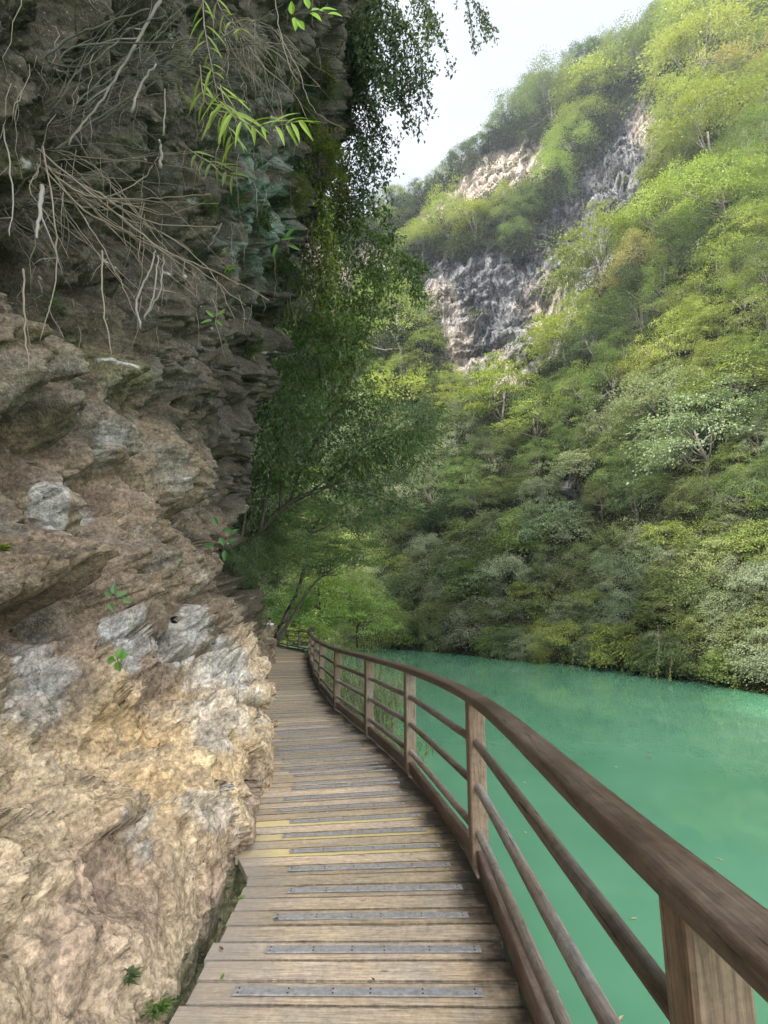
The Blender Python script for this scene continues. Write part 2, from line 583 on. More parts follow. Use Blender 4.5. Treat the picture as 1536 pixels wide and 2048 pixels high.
# ------------------------------------------------------------ far gorge wall
HC = [
 (-1.2, [(-.04, 70), (.2, 95), (.5, 125), (.72, 150)]),
 (-.5, [(-.036, 78), (.2, 98), (.5, 128), (.78, 165)]),
 (-.3, [(-.0385, 73), (.2, 92), (.5, 125), (.82, 165)]),
 (-.05, [(-.0435, 64), (.1, 72), (.3, 90), (.47, 110), (.6, 114), (.72, 119), (.84, 132), (.90, 146)]),
 (.036, [(-.048, 58), (.1, 66), (.3, 83), (.46, 101), (.58, 105), (.7, 109), (.8, 121), (.935, 140)]),
 (.115, [(-.054, 52), (.1, 60), (.3, 76), (.45, 91), (.56, 95), (.68, 98), (.75, 108), (.85, 114), (.985, 130)]),
 (.21, [(-.062, 45), (.1, 53), (.3, 66), (.45, 80), (.56, 90), (.72, 94), (.82, 102), (.92, 108), (1.085, 126)]),
 (.33, [(-.0735, 38), (.1, 45), (.3, 56), (.5, 69), (.57, 77), (.64, 91), (.8, 95), (.95, 100), (1.03, 110), (1.205, 128)]),
 (.43, [(-.085, 33), (.1, 40), (.3, 49), (.5, 60), (.74, 76), (.82, 93), (.98, 99), (1.08, 108), (1.275, 128)]),
 (.5, [(-.095, 29.5), (.1, 36), (.3, 44), (.6, 58), (.9, 77), (.97, 95), (1.1, 102), (1.2, 112), (1.33, 127)]),
 (.58, [(-.106, 26.5), (.1, 32), (.35, 41), (.7, 56), (1.0, 77), (1.08, 92), (1.2, 103), (1.37, 122)]),
 (.675, [(-.125, 22.5), (.1, 28), (.4, 37), (.8, 54), (1.12, 76), (1.25, 92), (1.475, 122)]),
 (.8, [(-.15, 18.7), (.2, 26), (.6, 38), (1.0, 57), (1.3, 82), (1.55, 112)]),
 (1.2, [(-.22, 12.7), (.3, 22), (.8, 36), (1.3, 62), (1.6, 92)]),
 (2.2, [(-.35, 8), (.3, 14), (1.0, 28), (1.8, 56)]),
 (4.0, [(-.6, 4.7), (.3, 9), (1.5, 20), (2.8, 40)]),
]
hm = np.array([c[0] for c in HC])
NM, NS = 560, 640
# denser columns where the picture is
mm = np.concatenate([np.linspace(-1.2, -.25, 40, endpoint=False), np.linspace(-.25, .95, NM - 100, endpoint=False), np.linspace(.95, 4.0, 60)])
s_top = np.interp(mm, hm, [c[1][-1][0] for c in HC])
s_bot = np.interp(mm, hm, [-2.8 / c[1][0][1] for c in HC])
tt = np.linspace(0, 1, NS)
s_top = s_top - .035
SG = s_bot[:, None] + (s_top - s_bot)[:, None] * tt[None, :]
LY = np.zeros_like(SG)
k = np.clip(np.searchsorted(hm, mm, side='right') - 1, 0, len(hm) - 2)
fm = (mm - hm[k]) / (hm[k + 1] - hm[k])
for i in range(len(mm)):
    ys = []
    for kk in (k[i], k[i] + 1):
        sv = [p[0] for p in HC[kk][1]]
        yv = [math.log(p[1]) for p in HC[kk][1]]
        ys.append(np.interp(SG[i], sv, yv))
    LY[i] = ys[0] * (1 - fm[i]) + ys[1] * fm[i]
LY = smooth1(smooth1(LY, 9, 0), 7, 1)
YG = np.exp(LY)
# foot of the bank rises as a steep lip of rock out of the water
X = mm[:, None] * YG
Z = CAMZ + SG * YG
P = np.stack([X, YG, Z], 2).reshape(-1, 3)
px, py, dd = project(P)

def in_poly(px, py, poly):
    ins = np.zeros(px.shape, bool)
    n = len(poly)
    for i in range(n):
        x0, y0 = poly[i]
        x1, y1 = poly[(i + 1) % n]
        c = ((y0 > py) != (y1 > py)) & (px < (x1 - x0) * (py - y0) / ((y1 - y0) + 1e-9) + x0)
        ins ^= c
    return ins

wx = fbm(P * .12, 3, 5) * 26
wy = fbm(P * .12 + 40, 3, 9) * 26
qx, qy = px + wx, py + wy
CLIFFS = [
 ([(730, 600), (800, 575), (860, 518), (960, 500), (1045, 510), (1065, 455), (1105, 385), (1175, 315), (1290, 175), (1385, 215), (1330, 320), (1290, 390), (1265, 470), (1215, 560), (1185, 660), (1120, 700), (1055, 770), (1010, 800), (900, 760), (870, 665), (800, 620)], 0.0),
 ([(812, 462), (840, 425), (890, 380), (965, 302), (1085, 262), (1108, 310), (1088, 362), (1010, 402), (900, 428), (840, 476)], 1.0),
 ([(720, 470), (790, 470), (770, 545), (715, 575)], 1.0),
 ([(1125, 935), (1160, 920), (1172, 1000), (1150, 1055), (1128, 1010)], 0.1),
 ([(600, 480), (700, 470), (700, 640), (600, 640)], 0.8),
]
rock = np.zeros(len(P))
tone = np.zeros(len(P))
for poly, tn in CLIFFS:
    ip = in_poly(qx, qy, poly)
    rock[ip] = 1
    tone[ip] = tn
wtone = fbm(P * .25 + 9, 4, 21)
for tx, ty, tr in ((1105, 610, 60), (905, 700, 55), (1010, 745, 50), (880, 590, 35), (1290, 240, 35)):
    tone = np.maximum(tone, rock * np.clip(np.exp(-(((px - tx) / tr) ** 2 + ((py - ty) / tr / 1.3) ** 2)) * 1.3 + wtone * .9 - .25, 0, .8))
bank = sstep(2.2, 1.0, (P[:, 2] - WATER) + fbm(P * .8, 2, 3))
rockg = smooth1(smooth1(np.clip(rock, 0, 1).reshape(SG.shape), 2, 0), 2, 1)
toneg = smooth1(smooth1(tone.reshape(SG.shape), 3, 0), 3, 1)
# displacement: soft hummocks on the slopes, fluted buttresses on the bare cliffs
scale = np.clip(P[:, 1] / 60, .25, 1.5)
n1 = fbm(P * .055, 4, 31) * 4.2
big_ = fbm(P @ np.array([[1, 0, .35], [0, 1, 0], [-.15, 0, .8]]) * .075, 3, 55, ridged=True) * 3.4
fl = fbm(P * np.array([.16, .16, .025]), 6, 51, ridged=True, gain=.6) * 2.4 + fbm(P @ np.array([[.3, 0, .5], [0, .3, 0], [-.12, 0, .9]]), 4, 61, ridged=True) * 1.1
hum = fbm(P * .3, 4, 41) * 1.2
rr_ = rockg.reshape(-1)
edge = np.repeat(np.ones(len(mm))[:, None], NS, 1) * sstep(0, .05, tt)[None, :]
fl += facet(P, .38, 531) * 1.5 + facet(P * np.array([1, 1, .6]), 1.0, 533) * .55
disp = (fl * rr_ * .8 + hum * .5 * (1 - rr_)) * scale * edge.reshape(-1)
bdisp = (n1 * 1.3 + big_ * rr_) * scale * edge.reshape(-1)
dirv = np.stack([P[:, 0] * .8, P[:, 1], np.zeros(len(P))], 1)
dirv /= np.linalg.norm(dirv, axis=1)[:, None]
P2 = P + dirv * disp[:, None]
ray = P - np.array([0, 0, CAMZ])
P2 += ray / np.linalg.norm(ray, axis=1)[:, None] * bdisp[:, None]
P2[:, 2] += (fbm(P * .2 + 70, 3, 71) * .6 * scale * edge.reshape(-1))
HP = P2.reshape(len(mm), NS, 3)
# close the sheet: a lip below the water and a plateau behind the crest
foot = HP[:, :1].copy()
foot[:, :, 2] = WATER - 1.5
back = []
for q in range(1, 9):
    b = HP[:, -1:].copy()
    b[:, :, 0] *= 1 + .10 * q
    b[:, :, 1] *= 1 + .10 * q
    b[:, :, 2] = b[:, :, 2] - 1.2 * q * q
    back.append(b)
ALL = np.concatenate([foot, HP] + back, 1)
def pad(G, a=None):
    return np.concatenate([G[:, :1], G] + [G[:, -1:]] * 8, 1)
rk_all = pad(np.maximum(rockg, 0 * rockg))
tn_all = pad(toneg)
bk = bank.reshape(SG.shape)
rk_all[:, 1:NS + 1] = np.maximum(rk_all[:, 1:NS + 1], bk * .25)
me = npmesh('gorge_hillside', ALL.reshape(-1, 3), grid_faces(ALL.shape[0], ALL.shape[1]),
            {'rock': ('FLOAT', rk_all.ravel()), 'tone': ('FLOAT', tn_all.ravel())}, smooth=True)
tag(link('hillside', me, (M_HILL,)), 'steep wooded gorge wall with bare grey limestone cliffs', kind='structure')

def hill_at(m, s):
    """point on the displaced wall for a viewing slope (m, s); also rock value"""
    i = int(np.clip(np.searchsorted(mm, m), 0, len(mm) - 1))
    t = (s - s_bot[i]) / (s_top[i] - s_bot[i])
    if t < 0 or t > 1.0:
        return None
    j = int(t * (NS - 1))
    return Vector(HP[i, j].tolist()), float(rockg[i, j]), t

# ------------------------------------------------------------ foliage generators
def leaf_quads(pos, d, nrm, L, W, fold=0.12):
    """pos,d,nrm: (n,3); L,W: (n,) -> verts (4n,3), quads"""
    side = np.cross(d, nrm)
    side /= np.linalg.norm(side, axis=1)[:, None] + 1e-9
    up = np.cross(side, d)
    L = L[:, None]; W = W[:, None]
    base = pos
    tip = pos + d * L - up * L * .10
    l = pos + d * L * .45 + side * W * .5 + up * L * fold
    r = pos + d * L * .45 - side * W * .5 + up * L * fold
    V = np.stack([base, l, tip, r], 1).reshape(-1, 3)
    n = len(pos)
    Fq = np.arange(4 * n).reshape(n, 4)
    return V, Fq

def unit(v):
    return v / (np.linalg.norm(v, axis=-1)[..., None] + 1e-9)

def crown_mesh(name, seed, nclump=70, per=70, leaf=.055, asp=.5, flat=.35, shape=(1, 1, .85), spray=.30, mat=None, shell=.55, low=-.35, hang=0.0):
    g = np.random.default_rng(seed)
    c = unit(g.normal(size=(nclump * 4, 3)))
    c = c[c[:, 2] > low][:nclump]
    rad = shell + (1 - shell) * g.random(len(c)) ** .6
    rad = rad * (1 + .18 * np.sin(c[:, 0] * 5 + seed) + .15 * np.sin(c[:, 1] * 7 + 2 * seed))
    cen = c * rad[:, None] * np.array(shape)
    out = unit(cen * np.array([1, 1, .5]) + 1e-6)
    V = []; RN = []
    n = per
    size = spray * (.6 + .8 * g.random(len(c)))
    tone = g.random(len(c))
    ps, ds, ns, Ls, Ws, rn = [], [], [], [], [], []
    for i in range(len(c)):
        o = out[i] + np.array([0, 0, .15 + g.normal() * .15])
        q = g.normal(size=(n, 3)) * .42
        # ellipsoid stretched along the outward direction, thin vertically
        loc = q * np.array([1, 1, flat])
        loc = loc + np.outer(q[:, 0] * 0 + np.abs(q[:, 1]) * .5, o)
        loc[:, 2] -= (loc[:, 0] ** 2 + loc[:, 1] ** 2) * .35
        p = cen[i] + loc * size[i]
        d = unit(loc * np.array([1, 1, .6]) + o * .5 + g.normal(size=(n, 3)) * .35 + np.array([0, 0, -.25 - hang]))
        nn = unit(np.array([0, 0, 1.0]) + g.normal(size=(n, 3)) * .38 + o * .35)
        ps.append(p); ds.append(d); ns.append(nn)
        Ls.append(leaf * (.7 + .6 * g.random(n))); Ws.append(leaf * asp * (.7 + .6 * g.random(n)))
        rn.append(np.clip(.25 + .35 * tone[i] + .4 * g.random(n), 0, 1))
    ps, ds, ns = map(np.concatenate, (ps, ds, ns))
    Ls, Ws, rn = map(np.concatenate, (Ls, Ws, rn))
    V, Fq = leaf_quads(ps, ds, ns, Ls, Ws)
    me = npmesh(name, V, Fq, {'rnd': ('FLOAT', np.repeat(rn, 4))})
    me.materials.append(mat or M_LEAF)
    return me, cen

def trunk_mesh(name, seed, cen, depth=1.3, rad=.05, n=9, mat=None, lean=(0, 0)):
    rr = random.Random(seed)
    mb = MB()
    base = Vector((0, 0, -depth))
    path = []
    for i in range(7):
        t = i / 6
        path.append(base + Vector((lean[0] * t + rr.uniform(-.05, .05) * (i > 0), lean[1] * t + rr.uniform(-.05, .05) * (i > 0), (depth + .25) * t)))
    mb.tube(path, [rad * (1.15 - .8 * i / 6) for i in range(7)], 7, wob=.08, seed=seed)
    idx = list(range(len(cen)))
    rr.shuffle(idx)
    for j in idx[:n]:
        c = Vector(cen[j].tolist())
        a = path[rr.randint(3, 5)]
        mid = a.lerp(c, .5) + Vector((rr.uniform(-.08, .08), rr.uniform(-.08, .08), -.05))
        q1 = a.lerp(mid, .5) + Vector((rr.uniform(-.03, .03), rr.uniform(-.03, .03), 0))
        mb.tube([a, q1, mid, c], [rad * .45, rad * .36, rad * .25, rad * .08], 5, seed=j)
        for _ in range(2):
            e = c + Vector((rr.uniform(-.25, .25), rr.uniform(-.25, .25), rr.uniform(-.05, .2)))
            mb.tube([mid, mid.lerp(e, .5) + Vector((0, 0, .03)), e], [rad * .16, rad * .1, rad * .04], 4, seed=j + 9)
    o = mb.build(name, mat or M_BARK, smooth=True)
    me = o.data
    bpy.data.objects.remove(o)
    return me

VAR = []
specs = [
 dict(seed=1, nclump=70, per=115, leaf=.056, flat=.28, shape=(1, 1, .85), spray=.32, low=-.15, shell=.6),
 dict(seed=2, nclump=80, per=110, leaf=.050, flat=.38, shape=(1, .9, 1.05), spray=.28, low=-.3, shell=.6),
 dict(seed=3, nclump=46, per=160, leaf=.056, flat=.18, shape=(1.1, 1.0, .75), spray=.42, low=-.1, shell=.5),
 dict(seed=4, nclump=64, per=110, leaf=.054, flat=.45, shape=(.8, .8, 1.3), spray=.30, low=-.4, shell=.5),
 dict(seed=5, nclump=44, per=130, leaf=.062, flat=.26, shape=(1.05, 1.05, .85), spray=.36, shell=.4, low=-.1),
 dict(seed=6, nclump=75, per=120, leaf=.045, flat=.5, shape=(1, 1, 1.05), spray=.27, hang=.3, low=-.3),
]
for i, sp in enumerate(specs):
    cm, cen = crown_mesh('crown', **sp)
    tm = trunk_mesh('trunk', 100 + i, cen, depth=1.5 if i in (3, 4) else 1.2)
    VAR.append((cm, tm))
SHR = []
for i, sp in enumerate([
 dict(seed=21, nclump=90, per=85, leaf=.075, flat=.5, shape=(1.1, 1, .75), spray=.30, low=-.7, shell=.5),
 dict(seed=22, nclump=90, per=90, leaf=.060, flat=.6, shape=(1.2, 1, .7), spray=.28, low=-.8, shell=.5, hang=.5),
 dict(seed=23, nclump=80, per=85, leaf=.085, flat=.35, shape=(1, 1, .8), spray=.33, low=-.6, shell=.45),
]):
    cm, cen = crown_mesh('crown', **sp)
    SHR.append((cm, trunk_mesh('stem', 140 + i, cen, depth=.7, rad=.03, n=12)))

# ------------------------------------------------------------ trees on the gorge wall
COLS = {
 'yellow green': (0.205, 0.232, 0.060),
 'light green': (0.165, 0.205, 0.060),
 'mid green': (0.105, 0.142, 0.050),
 'olive green': (0.140, 0.170, 0.066),
 'dark green': (0.056, 0.082, 0.036),
 'grey green': (0.180, 0.210, 0.125),
 'rusty olive': (0.200, 0.190, 0.085),
}
trees = []
def put_tree(kind, part, var, base, size, colname, rz, lean=(0, 0), squash=1.0):
    cm, tm = var
    root = empty(kind, base)
    root.rotation_euler = (lean[0], lean[1], rz)
    root.scale = (size, size, size * squash)
    cr = link('crown' if part == 'trunk' else 'foliage', cm, (), root)
    c = COLS[colname]
    jb = R.uniform(.82, 1.2)
    j = lambda a: a * jb * R.uniform(.95, 1.05)
    cr.color = (j(c[0]), j(c[1]), j(c[2]), 1)
    h = .9 if part == 'trunk' else .45
    cr.location = (0, 0, h)
    tr = link(part, tm, (), root)
    tr.location = (0, 0, h)
    return root

def colour_for(px, py):
    """which foliage colour the photograph shows around a spot"""
    r = R.random()
    if py > 1150:   # shore shrubs
        return R.choices(['grey green', 'light green', 'mid green', 'olive green', 'yellow green'], [4, 3.5, 3, 1.2, 1])[0]
    if py > 850:
        return R.choices(['grey green', 'mid green', 'olive green', 'light green', 'dark green'], [3, 3.5, 1.6, 3, 1.5])[0]
    if px > 1150 and py < 520:
        return R.choices(['yellow green', 'light green', 'mid green', 'olive green', 'rusty olive'], [3.2, 3.8, 3, 1.5, .2])[0]
    if px > 1150:
        return R.choices(['yellow green', 'light green', 'mid green', 'dark green', 'olive green'], [3, 3, 3, 1.5, 1.5])[0]
    if py < 420:
        return R.choices(['mid green', 'dark green', 'olive green', 'light green'], [4, 3, 2, 1.5])[0]
    return R.choices(['light green', 'yellow green', 'olive green', 'mid green'], [3, 2, 2, 3])[0]

def visible_band(px, py):
    return px > 560 and not (px < 690 and py < 1000)

# hand placed, recognisable ones: px, py, size in px, colour, variant
hand = [
 (1205, 585, 88, 'yellow green', 2), (1290, 640, 60, 'dark green', 3), (1285, 570, 54, 'rusty olive', 0), (1150, 690, 52, 'yellow green', 0),
 (895, 490, 46, 'yellow green', 1), (950, 478, 42, 'yellow green', 0), (845, 515, 38, 'light green', 0), (1000, 468, 40, 'olive green', 1),
 (1045, 450, 34, 'olive green', 1), (1098, 375, 40, 'light green', 3), (1135, 320, 38, 'light green', 1),
 (800, 690, 78, 'light green', 3), (740, 700, 70, 'light green', 1), (1460, 110, 100, 'yellow green', 1),
 (1410, 190, 75, 'yellow green', 0), (1420, 330, 85, 'yellow green', 4), (1385, 300, 62, 'yellow green', 1),
 (1350, 400, 56, 'light green', 3), (1490, 200, 60, 'rusty olive', 4), (1440, 470, 75, 'yellow green', 2),
 (1330, 480, 75, 'yellow green', 0), (1000, 850, 80, 'yellow green', 2), (1130, 730, 70, 'yellow green', 2),
 (1420, 960, 110, 'grey green', 2), (1350, 860, 90, 'grey green', 2), (1490, 830, 100, 'light green', 2),
]
spots = []
for hx, hy, hs, hc, hv in hand:
    spots.append((hx, hy, hs, hc, hv))
tries = 0
while len(spots) < 285 and tries < 60000:
    tries += 1
    qx_, qy_ = R.uniform(600, 1600), R.uniform(-60, 1345)
    m, s = ms(qx_, qy_)
    h = hill_at(m, s)
    if h is None or not visible_band(qx_, qy_): continue
    p, rk, t = h
    if t > .985: continue
    sz = R.uniform(38, 66) if qy_ < 900 else R.uniform(34, 60)
    if qx_ < 1100 and qy_ < 800: sz *= .62
    bad = 0
    for a_ in range(9):
        rr0 = 0 if a_ == 8 else sz * (1.35 if (1050 < qx_ < 1420 and 130 < qy_ < 720) else .95)
        m2, s2 = ms(qx_ + rr0 * math.cos(a_ * .785), qy_ - .45 * sz + rr0 * math.sin(a_ * .785))
        h2_ = hill_at(m2, s2)
        if h2_ and h2_[1] > .3: bad += 1
    m3, s3 = ms(qx_, qy_ - sz * 1.35)
    if s3 > np.interp(m3, mm, s_top): continue
    if bad > 1 or (rk > .3): continue
    ok = all((a[0] - qx_) ** 2 + (a[1] - qy_) ** 2 > (.62 * (a[2] + sz)) ** 2 for a in spots)
    if tries > 9000: ok = all((a[0] - qx_) ** 2 + (a[1] - qy_) ** 2 > (.44 * (a[2] + sz)) ** 2 for a in spots)
    if tries > 30000: ok = all((a[0] - qx_) ** 2 + (a[1] - qy_) ** 2 > (.33 * (a[2] + sz)) ** 2 for a in spots)
    if not ok: continue
    spots.append((qx_, qy_, sz, None, None))
recs = []
for hx, hy, hs, hc, hv in spots:
    m, s = ms(hx, hy)
    h = hill_at(m, s)
    if h is None: continue
    p, rk, t = h
    size = hs * math.hypot(p.y, p.z) / F * 1.0
    shrub = hy > 1060 or (hc is None and R.random() < .12)
    cn = hc or colour_for(hx, hy)
    sink = .42 if not shrub else .25
    base = p - Vector((0, 0, size * sink))
    # lean a little out over the slope towards the light
    out = Vector((-p.x, -p.y, 0)).normalized()
    base += out * size * .1
    if shrub:
        base.z = max(base.z, WATER + .25)
        o = put_tree('hillside_shrub', 'stem', SHR[R.randrange(3)], base, size * 1.12, cn, R.uniform(0, 6.28), (R.uniform(-.15, .15), R.uniform(-.15, .15)))
    else:
        o = put_tree('hillside_tree', 'trunk', VAR[hv if hv is not None else R.randrange(len(VAR))], base, size, cn, R.uniform(0, 6.28), (R.uniform(-.12, .12), R.uniform(-.12, .12)), R.uniform(1.0, 1.3))
    recs.append([o, 'shrub' if shrub else 'tree', cn, hx, hy, size])
# trees standing up along the skyline
prev = None
ridge = []
for qx_ in list(range(770, 1350, 19)):
    m0, s0 = None, None
    for qy_ in range(-120, 700, 4):
        m, s = ms(qx_, qy_)
        if s <= np.interp(m, mm, s_top):
            m0, s0 = m, s
            break
    if m0 is None: continue
    i = int(np.clip(np.searchsorted(mm, m0), 0, len(mm) - 1))
    p = Vector(HP[i, NS - 3].tolist())
    sz = R.choice([13, 15, 18, 22, 16, 26])
    size = sz * math.hypot(p.y, p.z) / F
    v = VAR[R.choice([3, 1, 4, 0])]
    cn = R.choices(['dark green', 'mid green', 'olive green'], [4, 4, 2])[0]
    o = put_tree('ridge_tree', 'trunk', v, p - Vector((0, 0, size * .35)), size, cn, R.uniform(0, 6.28), (0, 0), R.uniform(1.0, 1.4))
    ridge.append([o, 'ridge', cn, qx_, 0, size])

ORD = ['first', 'second', 'third', 'fourth', 'fifth', 'sixth', 'seventh', 'eighth', 'ninth', 'tenth', 'eleventh', 'twelfth', 'thirteenth', 'fourteenth', 'fifteenth', 'sixteenth', 'seventeenth', 'eighteenth', 'nineteenth', 'twentieth']
def ordn(i):
    if i < 20: return ORD[i]
    t = {20: 'twenty', 30: 'thirty', 40: 'forty', 50: 'fifty'}[(i + 1) // 10 * 10] if (i + 1) % 10 else {20: 'twentieth', 30: 'thirtieth', 40: 'fortieth', 50: 'fiftieth'}[i + 1]
    return t if (i + 1) % 10 == 0 else t + '-' + ORD[(i + 1) % 10 - 1]
def zone(px, py):
    if py > 1190: return "overhanging the far water's edge"
    if py > 1060: return 'just above the shoreline bushes'
    if py > 930: return 'on the lower slope across the river'
    if py > 800: return 'on the slope level with the small rock scar'
    if px < 1060 and py > 640: return 'at the foot of the grey cliff'
    if px < 1060 and py > 420: return 'on the ledge above the grey cliff'
    if px < 1060: return 'on the steep ground under the skyline'
    if py > 650: return 'on the right slope beside the cliff foot'
    if py > 480: return 'on the right slope level with the grey cliff'
    if py > 300: return 'high on the right slope above the cliff'
    if py > 140: return 'near the top right of the gorge wall'
    return 'at the very top right of the gorge wall'
buckets = {}
for r_ in recs:
    buckets.setdefault((r_[1], r_[2], zone(r_[3], r_[4])), []).append(r_)
for (kd, cn, zn), L in buckets.items():
    L.sort(key=lambda a: a[3])
    for i, r_ in enumerate(L):
        nm = 'shrub' if kd == 'shrub' else 'tree'
        if len(L) == 1:
            lab = f'the one {cn} {nm} {zn}'
        else:
            lab = f'{cn} {nm} {zn}, {ordn(i)} such from left'
        tag(r_[0], lab, nm, 'shrubs on the far gorge wall' if kd == 'shrub' else 'trees on the far gorge wall')
for i, r_ in enumerate(sorted(ridge, key=lambda a: a[3])):
    tag(r_[0], f'{r_[2]} tree standing on the skyline, {ordn(i)} from the left', 'tree', 'trees along the skyline of the gorge')

# undergrowth: one mass of leafy scrub that covers the wall between the trees
def undergrowth():
    g = np.random.default_rng(77)
    n = 30000
    ii = g.integers(0, len(mm), n * 3)
    jj = (g.random(n * 3) * (NS - 1)).astype(int)
    # keep it even on screen
    w = np.interp(mm[ii], [-1.2, -.25, -.2, .95, 1.0, 4.0], [.25, .4, 1, 1, .7, .5])
    keep = (g.random(n * 3) < w) & ((rockg[ii, jj] < .12) | ((g.random(n * 3) < .16) & (fbm(HP[ii, jj] * .15, 3, 97) > .12)))
    ii, jj = ii[keep][:n], jj[keep][:n]
    side_ = np.nonzero((mm > .95) & (mm < 3.2))[0]
    i2 = side_[g.integers(0, len(side_), 9000)]
    j2 = (g.random(9000) ** 1.3 * (NS - 1)).astype(int)
    ii, jj = np.concatenate([ii, i2]), np.concatenate([jj, j2])
    far_side = np.arange(len(ii)) >= len(ii) - 9000
    c = HP[ii, jj]
    dist = np.linalg.norm(c, axis=1)
    size = np.clip(dist / F * 12, .2, 1.8) * (.6 + .9 * g.random(len(c)))
    size = np.where(far_side, size * 1.7, size)
    per = 46
    q = g.normal(size=(len(c), per, 3)) * np.array([.6, .6, .42])
    pos = c[:, None, :] + q * size[:, None, None] + np.array([0, 0, .25]) * size[:, None, None]
    out = unit(np.stack([-c[:, 0], -c[:, 1], c[:, 2] * 0 + 20], 1))
    d = unit(q * np.array([1, 1, .6]) + out[:, None, :] * .5 + g.normal(size=q.shape) * .5 + np.array([0, 0, -.3]))
    nn = unit(np.array([0, 0, 1.0]) + g.normal(size=q.shape) * .5 + out[:, None, :] * .5)
    Lf = ((np.clip(dist / F * 3.6, .05, .55) * np.where(far_side, 1.5, 1))[:, None] * (.7 + .7 * g.random((len(c), per))))
    pal = np.array([COLS['grey green'], COLS['light green'], COLS['mid green'], COLS['olive green'], COLS['dark green'], COLS['yellow green'], (.15, .15, .08)])
    nz = fbm(c * .09, 3, 91)
    pick = np.clip((nz * 5 + 3 + g.normal(size=len(c)) * 1.2).astype(int), 0, 6)
    col = pal[pick] * (.20 + .26 * g.random((len(c), 1)))  # tree palette darkened so the gaps between crowns look shaded
    rn = np.clip(.2 + .35 * g.random((len(c), 1)) + .4 * g.random((len(c), per)), 0, 1)
    V, Fq = leaf_quads(pos.reshape(-1, 3), d.reshape(-1, 3), nn.reshape(-1, 3), Lf.ravel(), Lf.ravel() * .55)
    col4 = np.concatenate([np.repeat(col, per * 4, 0), np.ones((len(c) * per * 4, 1))], 1)
    below = (V[:, 2] < WATER + .05)
    V[below, 2] = WATER + .05 + g.random(below.sum()) * .05
    me = npmesh('hillside_undergrowth', V, Fq, {'rnd': ('FLOAT', np.repeat(rn.ravel(), 4)), 'col': ('FLOAT_COLOR', col4)})
    tag(link('hillside_undergrowth', me, (M_UNDER,)), 'mass of mixed green scrub covering the gorge wall', 'undergrowth', kind='stuff')
undergrowth()

# ------------------------------------------------------------ near rock cliff on the left
# profiles: y -> list of (z, x)
RC = [
 (-6, [(-1.6, -1.6), (0, -1.6), (1, -2.3), (3, -2.8), (6, -2.8), (9, -2.2), (14, -1.2)]),
 (0.5, [(-1.6, -1.3), (0, -1.25), (.5, -1.6), (1, -1.9), (2, -2.3), (4, -2.6), (6, -2.4), (9, -1.7), (14, -.6)]),
 (2.0, [(-1.6, -1.2), (-.3, -.98), (0, -.95), (.3, -1.12), (.6, -1.32), (1.1, -1.6), (1.6, -1.85), (2.5, -2.1), (4, -2.3), (6, -2.1), (9, -1.4), (14, -.4)]),
 (3.0, [(-1.6, -1.2), (-.3, -1.0), (0, -.93), (.3, -1.0), (.6, -1.2), (1.1, -1.55), (1.5, -1.85), (2.5, -2.15), (4, -2.35), (6, -2.15), (9, -1.4), (14, -.4)]),
 (4.0, [(-1.6, -1.1), (-.3, -1.0), (0, -.97), (.5, -.98), (.8, -1.12), (1.1, -1.45), (1.6, -1.85), (2.5, -2.15), (4, -2.35), (6, -2.2), (9, -1.5), (14, -.3)]),
 (5.0, [(-1.6, -1.2), (0, -1.13), (.6, -1.10), (.85, -1.08), (1.0, -1.3), (1.4, -1.65), (2.0, -1.85), (3, -2.05), (5, -2.1), (7, -1.9), (9, -1.5), (14, -.2)]),
 (6.2, [(-1.6, -1.5), (0, -1.42), (.45, -1.45), (.7, -1.32), (.9, -1.30), (1.05, -1.55), (1.35, -1.80), (2.0, -2.05), (3, -2.2), (5, -2.2), (7, -2.0), (9, -1.5), (11, -.9), (15, 0)]),
 (7.6, [(-1.6, -1.9), (0, -1.85), (.8, -1.95), (1.1, -2.4), (2, -3.0), (4, -3.2), (6, -2.9), (9, -2.2), (12, -1.3), (16, -.3)]),
 (11, [(-1.6, -2.8), (0, -2.75), (1, -3.0), (2, -3.5), (4.5, -3.3), (6.4, -2.85), (8.2, -2.6), (10.2, -2.1), (13.8, -.95), (17.9, -.2), (22, .4)]),
 (14, [(-1.6, -3.5), (0, -3.45), (1.3, -3.7), (3, -4.4), (7.7, -4.0), (12.7, -3.1), (17.2, -1.6), (22.3, -.7), (28, 0)]),
 (20, [(-1.6, -4.3), (0, -4.35), (1.1, -4.5), (1.6, -5.0), (5, -6.0), (10, -6.0), (18, -4.2), (30, -2)]),
 (26, [(-1.6, -5.4), (0, -5.6), (1.5, -6.2), (5, -7.2), (10, -7.5), (25, -5.5), (38, -3.5)]),
 (34, [(-1.6, -8.6), (0, -8.9), (2, -9.6), (10, -10.5), (25, -9), (42, -7)]),
 (50, [(-1.6, -16), (0, -17), (10, -19), (30, -18), (50, -16)]),
]
ry = np.array([c[0] for c in RC])
yv = [-5.0]
while yv[-1] < 50:
    y = yv[-1]
    yv.append(y + max(.009, .0045 * max(abs(y), 0)) if y > 1.3 else y + (.35 if y < 0 else .04))
yv = np.array(yv)
NZ = 1100
w = np.linspace(0, 1, NZ)
ztop = np.clip(CAMZ + 1.62 * yv, 14, 46)
